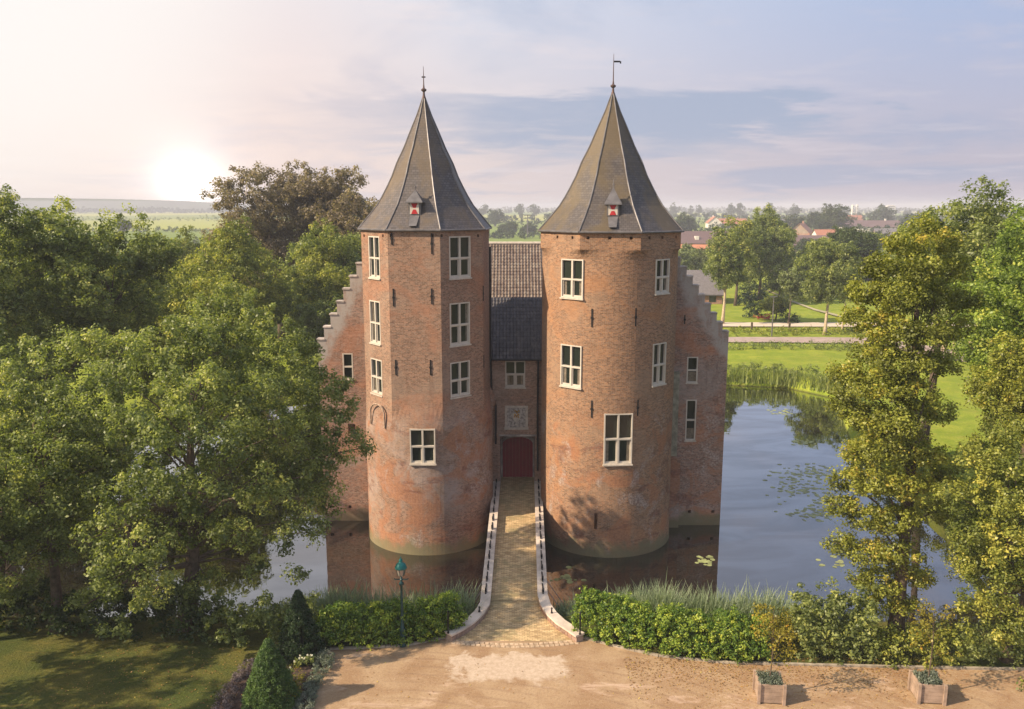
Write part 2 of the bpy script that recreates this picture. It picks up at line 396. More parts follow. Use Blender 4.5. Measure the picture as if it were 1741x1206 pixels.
def envelope(c, rad, k, lr, rng, low=-.75, shell=.55):
    """k lobes filling an uneven ellipsoid"""
    out = []; ph = rng.random(6) * 6.28
    while len(out) < k:
        d = unit(rng, 1)[0]
        if d[2] < low: continue
        az = math.atan2(d[1], d[0]); wob = 1 + .13 * math.sin(2 * az + ph[0]) + .1 * math.sin(3 * az + ph[1] + 3 * d[2]) + .09 * math.sin(5 * d[2] + ph[2])
        s = (shell + (1 - shell) * rng.random() ** .5) * wob
        r = lr * (.65 + .6 * rng.random())
        s = max(.05, s - r / (sum(rad) / 3) * .65)
        out.append((c[0] + d[0] * rad[0] * s, c[1] + d[1] * rad[1] * s, c[2] + d[2] * rad[2] * s, r))
    return np.array(out)
def trunk_mb(base, top, r0, lobes, rng, nl=24, start=.3, lean=.4, lr=.22):
    m = MB(); base = Vector(base); top = Vector(top); k = 7; pts = []; rs = []
    for i in range(k + 1):
        f = i / k; p = base.lerp(top, f)
        p.x += math.sin(f * 3 + rng.random()) * lean * f * (1 - f) * 2; p.y += math.cos(f * 4) * lean * f * (1 - f)
        pts.append(p); rs.append(r0 * (1.35 if i == 0 else (1 - .8 * f)))
    m.tube(pts, rs, 9)
    idx = rng.permutation(len(lobes))[:nl]
    for i in idx:
        L = Vector(lobes[i][:3]); hz = max(start, min(.92, (L.z - base.z) / max(.1, top.z - base.z) * .75 - .05 + .1 * rng.random()))
        s = hz * k; j = min(k - 1, int(s)); p = pts[j].lerp(pts[j + 1], s - j); rr = (rs[j] * (1 - s + j) + rs[j + 1] * (s - j)) * (lr + .2 * rng.random())
        mid = p.lerp(L, .5); mid.z += (L - p).length * .10; q = p.lerp(L, .25); q.z += (L - p).length * .03
        e = L + (L - mid) * .25
        m.tube([p, q, mid, L, e], [rr, rr * .8, rr * .55, rr * .3, .012], 5, cap=False)
    return m
def tree(name, label, cat, base, crowns=(), lobes=None, leaf=.17, mat=None, r0=.3, dens=1.0, per=None, clump=.42, seed=1, group=None,
         bark=None, sub=13, nl=24, low=-.75, lr=1.5, top=None, squash=.85, start=.3, droop=0.0, lean=.4):
    rng = np.random.default_rng(seed); LB = []
    for (c, rad, k) in crowns: LB.append(envelope(c, rad, k, lr, rng, low))
    if lobes is not None: LB.append(np.array(lobes, float))
    LB = np.concatenate(LB)
    base = Vector(base)
    root = empty(name, base, label=label, cat=cat, group=group)
    if top is None:
        i = LB[:, 2].argmax(); top = (base.x * .6 + LB[:, 0].mean() * .4, base.y * .6 + LB[:, 1].mean() * .4, base.z + (LB[i, 2] - base.z) * .78)
    trunk_mb(base - Vector((0, 0, .3)), top, r0, LB, rng, nl, start, lean).build('trunk', bark or M_BARK, root, True)
    V, T = crown_quads(LB, rng, leaf, dens, per, clump, squash, sub, droop)
    V = V[(V[:, :, 2].min(1) > base.z + .05)]; T = T[:len(V)]
    link('crown', quads_mesh('crown', V, T), mat, root)
    return root
def copy_tree(root, loc, rz=0, s=1.0, label=None, group=None):
    c = root.copy(); col.objects.link(c); c.location = loc; c.rotation_euler = (0, 0, rz); c.scale = (s, s, s)
    if label: c['label'] = label
    if group: c['group'] = group
    for ch in root.children:
        d = ch.copy(); col.objects.link(d); d.parent = c
    return c
def shrub(name, label, cat, path, width, height, leaf, mat, per=30, clump=.25, dens=9, seed=1, group=None, kind=None, jitter=.2, z0=0.0):
    """mass of leaf clumps along a path [(x,y)], rounded in section; one object"""
    rng = np.random.default_rng(seed); pts = [Vector((*p, 0)) for p in path]
    Cs = []
    for a, b_ in zip(pts[:-1], pts[1:]):
        L = (b_ - a).length; k = max(2, int(L * dens * width * .5 * (1 + height)))
        u = rng.random(k); th = rng.random(k) * math.pi; s = .35 + .65 * rng.random(k) ** .5
        side = (b_ - a).normalized().cross(Vector((0, 0, 1)))
        wob = 1 + jitter * np.sin(u * L * 1.7 + seed) + jitter * .7 * rng.normal(size=k)
        off = np.cos(th) * width * .5 * s; h = z0 + .12 + np.sin(th) ** .7 * (height - .15) * s * wob
        base = np.array(a)[None, :] + np.array(b_ - a)[None, :] * u[:, None]
        c = base + np.array(side)[None, :] * off[:, None]; c[:, 2] = h; Cs.append(c)
    C = np.concatenate(Cs); k = len(C)
    V, T = leafquads(C, clump * (.6 + .8 * rng.random(k)), per, leaf, rng, np.clip(.45 + .22 * rng.normal(size=k), 0, 1))
    V[:, :, 2] = np.maximum(V[:, :, 2], z0 + .01 * rng.random(V[:, :, 2].shape))
    o = link(name, quads_mesh(name, V, T), mat)
    return tag(o, label, cat, group, kind)
def blades(name, label, cat, pts, hgt, wid, mat, seed=1, kind='stuff', lean=.25, z0=0.0, hv=.5):
    """upright bending grass or reed blades at pts (N,2 or 3)"""
    rng = np.random.default_rng(seed); N = len(pts); P = np.zeros((N, 3)); P[:, :pts.shape[1]] = pts
    if pts.shape[1] == 2: P[:, 2] = z0
    h = hgt * (1 - hv + 2 * hv * rng.random(N)); a = rng.random(N) * 6.28; ln = lean * rng.random(N) * h
    d = np.stack([np.cos(a), np.sin(a), 0 * a], 1); s = np.stack([-np.sin(a), np.cos(a), 0 * a], 1) * wid * .5
    mid = P + d * (ln * .35)[:, None]; mid[:, 2] += h * .6; top = P + d * ln[:, None]; top[:, 2] += h
    V1 = np.stack([P - s, P + s, mid + s * .8, mid - s * .8], 1); V2 = np.stack([mid - s * .8, mid + s * .8, top + s * .1, top - s * .1], 1)
    T = np.clip(.5 + .25 * rng.normal(size=N), 0, 1)
    o = link(name, quads_mesh(name, np.concatenate([V1, V2]), np.concatenate([T, T])), mat)
    return tag(o, label, cat, None, kind)

# ------------------------------------------------------------------ ground, water, roads
WATER = -1.6
moat = [(-36, 38.4), (-3, 38.6), (4, 38.6), (31, 38.0), (29.5, 50), (30, 62), (31, 72), (34, 82), (37, 91), (33, 97), (22, 99.5), (0, 101), (-18, 98), (-34, 88), (-37, 60)]
def poly_sd(P, poly):
    poly = np.array(poly, float); n = len(poly); d = np.full(len(P), 1e9); ins = np.zeros(len(P), bool)
    for i in range(n):
        a = poly[i]; b_ = poly[(i + 1) % n]; e = b_ - a; w_ = P - a
        t = np.clip((w_ @ e) / (e @ e), 0, 1); q = w_ - t[:, None] * e; d = np.minimum(d, np.hypot(q[:, 0], q[:, 1]))
        c = ((a[1] > P[:, 1]) != (b_[1] > P[:, 1])) & (P[:, 0] < (b_[0] - a[0]) * (P[:, 1] - a[1]) / (b_[1] - a[1] + 1e-12) + a[0])
        ins ^= c
    return np.where(ins, -d, d)
xs = np.unique(np.concatenate([np.arange(-46, 46.1, .6), -np.geomspace(46, 9000, 26), np.geomspace(46, 9000, 26)]))
ys = np.unique(np.concatenate([np.arange(30, 108.1, .6), 108 + np.geomspace(1, 9500, 34), np.array([-400, -100, -30, 0, 10, 20])]))
GX, GY = np.meshgrid(xs, ys); P2 = np.stack([GX.ravel(), GY.ravel()], 1)
sd = poly_sd(P2, moat)
u = np.clip((sd + .9) / 1.7, 0, 1); u = u * u * (3 - 2 * u)
hz = -3.0 + 3.0 * u
rng = np.random.default_rng(3)
far_m = np.clip((sd - 1) / 4, 0, 1) * (P2[:, 1] > 60)
hz += far_m * .12 * np.sin(P2[:, 0] * .21) * np.cos(P2[:, 1] * .17) * (P2[:, 1] < 300)
me = bpy.data.meshes.new('ground'); nx, ny = len(xs), len(ys)
V = np.stack([P2[:, 0], P2[:, 1], hz], 1)
I = (np.arange(ny - 1)[:, None] * nx + np.arange(nx - 1)[None, :]).ravel()
Fq = np.stack([I, I + 1, I + nx + 1, I + nx], 1)
me.from_pydata(V.tolist(), [], Fq.tolist()); me.polygons.foreach_set('use_smooth', [True] * len(Fq))
M_GROUND, n, b, o = newmat('grassland')
tc = n.add('ShaderNodeTexCoord'); P = tc.outputs['Object']; s3 = n.add('ShaderNodeSeparateXYZ'); n.l.new(P, s3.inputs[0])
fine = n.noise(P, 6.0, 6, .7); mid = n.noise(P, .35, 6, .65, .5); big = n.noise(P, .05, 4, .6, .5)
lawn = n.mix(n.ramp(mid, .38, .62), (.075, .095, .024), (.13, .125, .032))
lawn = n.mix(n.ramp(n.noise(P, 12, 4, .8), .42, .66, 0, .75), lawn, (.04, .05, .015))
lawn = n.mix(n.ramp(n.noise(P, 1.3, 5, .7, .6, sx=(.5, 1.6, 1)), .55, .68, 0, .6), lawn, (.20, .165, .045))
mead = n.mix(n.ramp(mid, .35, .65), (.19, .26, .028), (.30, .34, .045))
mead = n.mix(n.ramp(fine, .42, .66, 0, .6), mead, (.13, .19, .02))
mead = n.mix(n.ramp(n.noise(P, .16, 6, .7, 1.0, sx=(.5, 1.6, 1)), .45, .62, 0, .5), mead, (.17, .22, .03))
mead = n.mix(n.ramp(n.noise(P, .9, 6, .7, sx=(.5, 1.3, 1)), .54, .68, 0, .5), mead, (.34, .30, .07))
vor = n.add('ShaderNodeTexVoronoi', inp={'Scale': .0032}); mp = n.add('ShaderNodeMapping', inp={'Scale': (1, .45, 1), 'Rotation': (0, 0, .2)})
n.l.new(P, mp.inputs[0]); n.l.new(mp.outputs[0], vor.inputs[0])
vs = n.add('ShaderNodeSeparateColor'); n.l.new(vor.outputs['Color'], vs.inputs[0])
fld = n.mix(n.ramp(vs.outputs[0], .2, .8), (.15, .22, .04), (.36, .38, .09))
fld = n.mix(n.ramp(vs.outputs[1], .6, .8, 0, .5), fld, (.30, .25, .13))
gcol = n.mix(n.ramp(s3.outputs[1], 50, 60), lawn, mead)
gcol = n.mix(n.ramp(s3.outputs[1], 190, 330), gcol, fld)
gcol = n.mix(n.ramp(s3.outputs[2], -1.7, -1.3, 1, 0), gcol, (.05, .05, .022))
n.l.new(gcol, b.inputs['Base Color']); b.inputs['Roughness'].default_value = .95; b.inputs['Specular IOR Level'].default_value = .1
bump(n, b, n.math('ADD', fine, mid), .7, .12)
tag(link('ground', me, M_GROUND), kind='structure')

def sheet(name, poly, z, mat, sub=None):
    """flat polygon sheet, triangulated"""
    bm = bmesh.new(); vs_ = [bm.verts.new((p[0], p[1], z)) for p in poly]; f = bm.faces.new(vs_)
    if f.normal.z < 0: f.normal_flip()
    bmesh.ops.triangulate(bm, faces=[f]); me = bpy.data.meshes.new(name); bm.to_mesh(me); bm.free()
    ul = me.uv_layers.new(name='UVMap')
    for lp in me.loops: ul.data[lp.index].uv = me.vertices[lp.vertex_index].co[:2]
    return tag(link(name, me, mat), kind='structure')

M_WATER, n, b, o = newmat('moat_water')
b.inputs['Base Color'].default_value = (.016, .013, .009, 1); b.inputs['Roughness'].default_value = .6; b.inputs['Specular IOR Level'].default_value = 0
gls = n.add('ShaderNodeBsdfGlossy', inp={'Roughness': .012, 'Color': (.93, .96, 1, 1)}); lw = n.add('ShaderNodeFresnel', inp={'IOR': 1.6})
mxw = n.add('ShaderNodeMixShader'); n.l.new(n.math('MULTIPLY', n.math('ADD', n.math('MULTIPLY', lw.outputs[0], 1.8), .10, clamp=True), n.ramp(n.noise(n.add('ShaderNodeTexCoord').outputs['Object'], .22, 6, .6, .8, sx=(.6, 1.6, 1)), .35, .65, .80, 1.0)), mxw.inputs[0]); n.l.new(b.outputs[0], mxw.inputs[1]); n.l.new(gls.outputs[0], mxw.inputs[2]); n.l.new(mxw.outputs[0], o.inputs[0])
P = n.add('ShaderNodeTexCoord').outputs['Object']
bpw = n.add('ShaderNodeBump', inp={'Strength': .06, 'Distance': .04}); n.l.new(n.math('ADD', n.noise(P, 1.2, 3, .5), n.math('MULTIPLY', n.noise(P, .25, 2), 2)), bpw.inputs['Height']); n.l.new(bpw.outputs[0], gls.inputs['Normal'])
me = bpy.data.meshes.new('water'); me.from_pydata([(-42, 36.5, WATER), (42, 36.5, WATER), (42, 103, WATER), (-42, 103, WATER)], [], [(0, 1, 2, 3)])
tag(link('water', me, M_WATER), kind='structure')

M_GRAVEL, n, b, o = newmat('forecourt_gravel')
P = n.add('ShaderNodeTexCoord').outputs['Object']; s3 = n.add('ShaderNodeSeparateXYZ'); n.l.new(P, s3.inputs[0])
c = n.mix(n.ramp(n.noise(P, .5, 6, .6, .5), .35, .65), (.29, .185, .10), (.38, .27, .16))
c = n.mix(n.ramp(n.noise(P, 9, 5, .75), .45, .7, 0, .5), c, (.17, .10, .05))
c = n.mix(n.ramp(n.noise(P, 2.4, 6, .75, .4), .56, .68, 0, .5), c, (.27, .15, .085))
c = n.mix(n.ramp(n.noise(P, .55, 5, .7, 1.2, sx=(.5, 1.6, 1)), .55, .70, 0, .55), c, (.58, .43, .33))
trk = n.add('ShaderNodeTexWave', wave_type='RINGS', rings_direction='Z', inp={'Scale': .55, 'Distortion': 6.0, 'Detail': 3, 'Detail Scale': .35}); mpw = n.add('ShaderNodeMapping', inp={'Location': (4, -24, 0), 'Scale': (.5, 1, 1)})
n.l.new(P, mpw.inputs[0]); n.l.new(mpw.outputs[0], trk.inputs[0])
c = n.mix(n.math('MULTIPLY', n.ramp(trk.outputs['Fac'], .80, .97, 0, .35), n.ramp(n.noise(P, .4, 3), .4, .6)), c, (.20, .125, .075))
c = n.mix(n.ramp(n.noise(P, 28, 2, .5), .62, .72, 0, .6), c, (.52, .43, .33))
# worn paler paving patch in front of the bridge
w1 = n.math('ADD', s3.outputs[0], n.math('MULTIPLY', n.math('SUBTRACT', n.noise(P, .9, 5, .7), .5), 3.4))
w2 = n.math('ADD', s3.outputs[1], n.math('MULTIPLY', n.math('SUBTRACT', n.noise(P, .8, 5, .7, .3), .47), 3.0))
pm = n.math('MULTIPLY', n.math('MULTIPLY', n.ramp(w1, -2.7, -2.3), n.ramp(w1, 2.1, 2.6, 1, 0)), n.math('MULTIPLY', n.ramp(w2, 32.0, 32.6), n.ramp(w2, 34.2, 34.5, 1, 0)))
c = n.mix(n.math('MULTIPLY', pm, .8), c, n.mix(n.ramp(n.noise(P, 5, 4, .7), .35, .65), (.44, .35, .26), (.56, .46, .36)))
# dead leaves on the right side
lv = n.ramp(n.noise(P, 7, 4, .8, sx=(.7, 1.6, 1)), .53, .60)
c = n.mix(n.math('MULTIPLY', n.math('MULTIPLY', lv, n.ramp(s3.outputs[0], 5, 9, 0, .75)), n.ramp(s3.outputs[1], 30.5, 33, .5, 1)), c, (.24, .11, .03))
n.l.new(c, b.inputs['Base Color']); b.inputs['Roughness'].default_value = .92
bump(n, b, n.noise(P, 11, 5, .8), .5, .03)
edge = [gp(x, y) for x, y in ((560, 1106), (620, 1104), (690, 1100), (730, 1092), (768, 1084))]
edge_r = [gp(x, y) for x, y in ((982, 1084), (1040, 1100), (1120, 1118), (1240, 1130), (1400, 1134), (1560, 1138), (1741, 1141), (1900, 1144))]
left_edge = [gp(x, y) for x, y in ((500, 1300), (528, 1225), (538, 1180), (548, 1140), (553, 1115))]
fc = [(p.x, p.y) for p in left_edge + edge] + [(gp(872, 1084).x - .2, gp(872, 1084).y)] + [(p.x, p.y) for p in edge_r] + [(40, 20), (-6, 15)]
sheet('forecourt', fc, .012, M_GRAVEL)
# low kerb along the planted bank
m = MB()
for E in (edge, edge_r):
    for a, b_ in zip(E[:-1], E[1:]):
        d = (b_ - a); L = d.length; k = max(1, int(L / .8)); ang = math.atan2(d.y, d.x)
        for i in range(k):
            c0 = a + d * ((i + .5) / k); Mx = Matrix.Translation((c0.x, c0.y + .06, 0)) @ Matrix.Rotation(ang + random.uniform(-.01, .01), 4, 'Z')
            m.box(-L / k / 2 + .008, L / k / 2 - .008, -.06, .07, -.1, .10 + random.uniform(-.008, .008), Mx)
tag(m.build('kerb', M_KERB), kind='structure')

M_ROAD = simple('pinkish_asphalt', (.36, .285, .26), .9, 0, .12, .8)
M_PATH = simple('pale_path', (.56, .48, .38), .9, 0, .12, .5)
sheet('road', [(8, gp(1300, 584).y), (38, gp(1300, 584).y), (50, 119), (57, 108), (64, 92), (72, 70), (85, 40), (91, 41), (78, 73), (69, 95), (62, 113), (56, 124), (46, gp(1300, 575).y), (38, gp(1300, 575).y), (8, gp(1300, 575).y)], .05 + .12, M_ROAD)
y0, y1 = gp(1300, 556).y, gp(1300, 549).y
sheet('footpath', [(5, y0), (120, y0 - 2), (120, y1 - 2), (5, y1)], .17, M_PATH)
pa = [gp(1292, 489), gp(1340, 511), gp(1385, 528), gp(1435, 541), gp(1475, 552)]
m = MB()
for a, b_ in zip(pa[:-1], pa[1:]): m.quad([(a.x - .5, a.y - 1.4, .20), (b_.x - .5, b_.y - 1.4, .20), (b_.x + .5, b_.y + 1.4, .20), (a.x + .5, a.y + 1.4, .20)])
tag(m.build('garden_path', simple('trodden_path', (.36, .33, .20), .9, 0, .2, .5)), kind='structure')
sheet('flower_bed', [(p.x, p.y) for p in left_edge + [gp(556, 1108)]] + [tuple(gp(x, y).xy) for x, y in ((500, 1104), (440, 1120), (400, 1150), (372, 1190), (350, 1240), (330, 1300))], .008, M_SOIL)
# distant hill line on the left
m = MB(); ptsh = [(-3400, 0), (-2600, 34), (-2100, 44), (-1700, 47), (-1400, 43), (-1150, 36), (-950, 24), (-700, 0)]
for (a, h0), (b_, h1) in zip(ptsh[:-1], ptsh[1:]):
    k = 6
    for i in range(k):
        xa, xb = a + (b_ - a) * i / k, a + (b_ - a) * (i + 1) / k; ha, hb = h0 + (h1 - h0) * i / k, h0 + (h1 - h0) * (i + 1) / k
        m.quad([(xa, 2700, -1), (xb, 2700, -1), (xb, 2950, hb), (xa, 2950, ha)]); m.quad([(xa, 2950, ha), (xb, 2950, hb), (xb, 3600, -1), (xa, 3600, -1)])
tag(m.build('hills', simple('wooded_hill', (.06, .08, .035), .95, 0, .3, .01)), kind='structure')

# ------------------------------------------------------------------ CASTLE
castle = empty('castle', (0.3, 56, WATER), label='red brick castle gatehouse with two pointed slate towers and crow-stepped gables standing in the moat', cat='castle')
ROT = R(-6)
def cyl_hit(px, py, c, rad):
    d = ray(px, py); ox, oy = -c[0], -c[1]
    A = d.x ** 2 + d.y ** 2; B = 2 * (d.x * ox + d.y * oy); Cc = ox * ox + oy * oy - rad * rad
    D = max(0, B * B - 4 * A * Cc); t = (-B - math.sqrt(D)) / (2 * A); return Vector((d.x * t, d.y * t, H + d.z * t))
zc_of = lambda p: p.y * cp + (H - p.z) * sp
fL = gp(732, 944, WATER); RL = 4.16; CL = (fL.x * (1 + RL / fL.y) + .12, fL.y + RL)
fR = gp(1030, 948, WATER); RR = 4.27; CR = (fR.x * (1 + RR / fR.y) - .17, fR.y + RR)
ZEL, ZER = 18.55, 18.45
OCT_L = R(-5.5); OCT_R = R(-6.5)           # angle of the front face normal from -Y towards +X
def oct_r(th, apo, off):
    """radius of an octagon of given apothem at world angle th (from -Y towards +X)"""
    a = (th - off) % (math.pi / 4)
    if a > math.pi / 8: a -= math.pi / 4
    return apo / math.cos(a)
def tower_mesh(c, Rc, apo, off, levels, N=96):
    """levels: (z, blend 0 round .. 1 octagon, scale)"""
    m = MB(); rings = []
    for (z, bl, s) in levels:
        ring = []
        for j in range(N):
            th = off + math.pi / 8 + 2 * math.pi * j / N
            r = (Rc * (1 - bl) + oct_r(th, apo, off) * bl) * s
            ring.append((c[0] + r * math.sin(th), c[1] - r * math.cos(th), z))
        rings.append(ring)
    for i in range(len(levels) - 1):
        z0, z1 = levels[i][0], levels[i + 1][0]
        for j in range(N):
            k = (j + 1) % N; u0, u1 = 2 * math.pi * Rc * j / N, 2 * math.pi * Rc * (j + 1) / N
            m.quad([rings[i][j], rings[i][k], rings[i + 1][k], rings[i + 1][j]], [(u0, z0), (u1, z0), (u1, z1), (u0, z1)])
    m.quad(list(reversed(rings[0]))); m.quad(rings[-1])
    return m
def weld(o):
    bm = bmesh.new(); bm.from_mesh(o.data); bmesh.ops.remove_doubles(bm, verts=bm.verts, dist=1e-4)
    bmesh.ops.recalc_face_normals(bm, faces=bm.faces); bm.to_mesh(o.data); bm.free()
def carve(o, boxes):
    """cut (matrix, w, h, depth[, arch]) niches out of a closed wall mesh"""
    if not boxes: return
    m = MB()
    for bx in boxes:
        Mx, w_, h_, dp = bx[:4]
        if len(bx) > 4:
            n_ = 12; pts = [(-w_ / 2, -h_ / 2), (w_ / 2, -h_ / 2)] + [(w_ / 2 * math.cos(math.pi * k / n_), h_ / 2 - bx[4] + bx[4] * math.sin(math.pi * k / n_)) for k in range(n_ + 1)]
            fr = [Mx @ Vector((x, .5, z)) for x, z in pts]; bk = [Mx @ Vector((x, -dp, z)) for x, z in pts]
            m.quad(fr); m.quad(list(reversed(bk)))
            for i in range(len(pts)):
                k = (i + 1) % len(pts); m.quad([fr[i], bk[i], bk[k], fr[k]])
        else: m.box(-w_ / 2, w_ / 2, -dp, .5, -h_ / 2, h_ / 2, Mx)
    c = m.build('cutter', o.data.materials[0]); weld(c)
    c.location = (0, 0, 0)
    md = o.modifiers.new('b', 'BOOLEAN'); md.operation = 'DIFFERENCE'; md.solver = 'EXACT'; md.object = c
    bpy.context.view_layer.update(); dg = bpy.context.evaluated_depsgraph_get()
    nm = bpy.data.meshes.new_from_object(o.evaluated_get(dg), preserve_all_data_layers=True, depsgraph=dg)
    o.modifiers.clear(); old = o.data; nm.name = old.name; o.data = nm
    bpy.data.objects.remove(c)
def frame_at(p, th):
    """matrix: local x to the right along wall, local y outward, z up; th = outward angle from -Y towards +X"""
    nx_, ny_ = math.sin(th), -math.cos(th)
    return Matrix(((-ny_, nx_, 0, p.x), (nx_, ny_, 0, p.y), (0, 0, 1, p.z), (0, 0, 0, 1)))
def surf(px, py, which):
    if which == 'R': p = cyl_hit(px, py, CR, RR); th = math.atan2(p.x - CR[0], -(p.y - CR[1])); return p, th
    if which == 'Lr': p = cyl_hit(px, py, CL, RL); th = math.atan2(p.x - CL[0], -(p.y - CL[1])); return p, th
    if which.startswith('L'):
        th = OCT_L + R(45) * int(which[1:]); nn = Vector((math.sin(th), -math.cos(th), 0)); d = ray(px, py)
        apo = 3.80; t = (Vector((CL[0], CL[1], 0)).dot(nn) + apo) / d.dot(nn); p = d * t; p.z += H; return p, th
    Y = {'WL': 54.4, 'WR': 53.6, 'G': 55.6}[which]; return yp(px, py, Y), 0.0
cuts = {'R': [], 'L': [], 'WL': [], 'WR': [], 'G': []}
pending = []
def window(x0, y0, x1, y1, which, cols=2, tf=.52, sash=True, tall=False, label=None, bars=False):
    p, th = surf((x0 + x1) / 2, (y0 + y1) / 2, which)
    a, _ = surf((x0 + x1) / 2, y0, which); b_, _ = surf((x0 + x1) / 2, y1, which)
    h_ = abs(a.z - b_.z); vd = math.atan2(-p.x, p.y); ob = math.cos(th - vd)
    w_ = (x1 - x0) * zc_of(p) / F / max(.5, ob)
    w_ -= (.12 * math.sin(abs(th - vd))) / max(.5, ob) if abs(th - vd) > .3 else 0
    Mx = frame_at(p, th)
    key = 'L' if which.startswith('L') else which
    cuts[key].append((Mx, w_ - .04, h_ - .04, .20))
    pending.append((Mx, w_, h_, cols, tf, sash, label, bars))
WIN = [(626, 402, 647, 473, 'L-1'), (628, 512, 648, 584, 'L-1'), (630, 611, 651, 670, 'L-1'),
       (763, 402, 801, 473, 'L1'), (764, 515, 800, 587, 'L1'), (765, 615, 800, 674, 'L1')]
for wv in WIN: window(*wv)
window(697, 730, 740, 789, 'Lr', tf=.5)
window(953, 441, 992, 507, 'R'); window(1114, 441, 1139, 499, 'R'); window(952, 587, 989, 658, 'R'); window(1109, 584, 1133, 654, 'R')
window(1027, 704, 1075, 790, 'R', tf=.50)
window(583, 601, 600, 645, 'WL', cols=1, sash=False); window(1168, 607, 1186, 651, 'WR', cols=1, sash=False)
window(1166, 680, 1183, 749, 'WR', cols=1, sash=False, tf=.5, label='tall narrow window without a cross, brown panes')
window(859, 614, 893, 659, 'G', sash=True, tf=.5)
# arrow slits / openings
def slit(px, py, which, w_, h_):
    p, th = surf(px, py, which); cuts['L' if which[0] == 'L' else which].append((frame_at(p, th), w_, h_, .45)); return p, th
slit(1013, 887, 'R', .20, 1.05)
slit(598, 729, 'WL', .5, .65)
for x in (1172, 1212): slit(x, 870, 'WR', .22, .22)
for x in (563, 595): slit(x, 862, 'WL', .2, .2)
for px in (925, 950, 978, 1003, 1036, 1069, 1098, 1121, 1140):
    th = math.asin(max(-.97, min(.97, (px - 1036) / 117.0))) - R(7) * 1.0
    r_ = oct_r(th, 4.26, OCT_R); p = Vector((CR[0] + r_ * math.sin(th), CR[1] - r_ * math.cos(th), ZER - .30))
    cuts['R'].append((frame_at(p, th), .17, .17, .5))
for (px, f_) in ((619, -1), (651, -1), (665, 0), (735, 0), (751, 1), (813, 1)):
    p, th = surf(px, 401, 'L%d' % f_); cuts['L'].append((frame_at(p, th), .17, .17, .3))
# tower walls
tl = tower_mesh(CL, RL, 3.80, OCT_L, [(-3.2, 0, 1.03), (-1.2, 0, 1.01), (0, 0, 1.0), (6.2, 0, 1.0), (7.0, .3, 1.0), (7.9, .8, 1.0), (8.6, 1, 1.0), (ZEL, 1, 1.0)]).build('tower_wall', M_BL, castle)
tr = tower_mesh(CR, RR, 4.26, OCT_R, [(-3.2, 0, 1.03), (-1.2, 0, 1.01), (0, 0, 1.0), (16.9, 0, 1.0), (17.2, .35, 1.0), (17.45, 1, 1.0), (ZER, 1, 1.0)]).build('tower_wall', M_BR, castle)
for o_ in (tl, tr): weld(o_)
carve(tl, cuts['L']); carve(tr, cuts['R'])
for wd in pending:
    Mx, w_, h_, cols, tf, sash, lab, bars = wd
    m = MB(); fb = .075
    X0, X1, Z0, Z1 = -w_ / 2, w_ / 2, -h_ / 2, h_ / 2; zt = Z0 + h_ * (1 - tf)
    m.box(X0, X0 + fb, -.17, .015, Z0, Z1, Mx); m.box(X1 - fb, X1, -.17, .015, Z0, Z1, Mx)
    m.box(X0 + fb, X1 - fb, -.17, .013, Z1 - fb, Z1, Mx); m.box(X0 + fb, X1 - fb, -.17, .013, Z0, Z0 + fb, Mx)
    m.box(X0 + fb, X1 - fb, -.15, .008, zt - .05, zt + .05, Mx)
    if cols == 2:
        m.box(-.055, .055, -.15, .004, zt + .05, Z1 - fb, Mx); m.box(-.055, .055, -.15, .004, Z0 + fb, zt - .05, Mx)
    win = m.build('window', M_WHITE, castle)
    if lab: win['label'] = lab
    m = MB(); m.box(X0 + fb, X1 - fb, -.165, -.135, Z0 + fb, Z1 - fb, Mx); m.build('pane', M_GLASS, win)
    m = MB(); m.box(X0 - .05, X1 + .05, -.05, .09, Z0 - .085, Z0 - .002, Mx); m.build('sill', M_SILL, win)
    rw_ = random.Random(int(Mx[2][3] * 100) + int(Mx[0][3] * 37))
    if rw_.random() < .75:
        m = MB(); top_ = rw_.random() < .4; ww_ = (X1 - X0 - 2 * fb); f0 = rw_.uniform(.15, .4)
        if cols == 2:
            for sg in (-1, 1):
                m = MB(); xa_ = sg * (ww_ / 2 - .005); xb_ = sg * (ww_ / 2 - f0 * ww_ / 2); m.box(min(xa_, xb_), max(xa_, xb_), -.134, -.131, Z0 + fb + .01, (Z1 - fb - .01) if top_ else (zt - .055), Mx); m.build('curtain', M_CURT, win)
        else: m.box(X0 + fb + .01, X1 - fb - .01, -.134, -.131, Z0 + fb + .01, Z0 + fb + (zt - Z0) * rw_.uniform(.4, .9), Mx); m.build('curtain', M_CURT, win)
    if sash and cols == 2:
        m = MB()
        for (a, b_) in ((X0 + fb + .004, -.059), (.059, X1 - fb - .004)):
            za, zb = Z0 + fb + .003, zt - .054; t_ = .06
            m.box(a, a + t_, -.13, -.06, za, zb, Mx); m.box(b_ - t_, b_, -.13, -.06, za, zb, Mx); m.box(a + t_, b_ - t_, -.13, -.06, za, za + .09, Mx); m.box(a + t_, b_ - t_, -.13, -.06, zb - .05, zb, Mx)
        m.build('sash', M_WHITE, win)
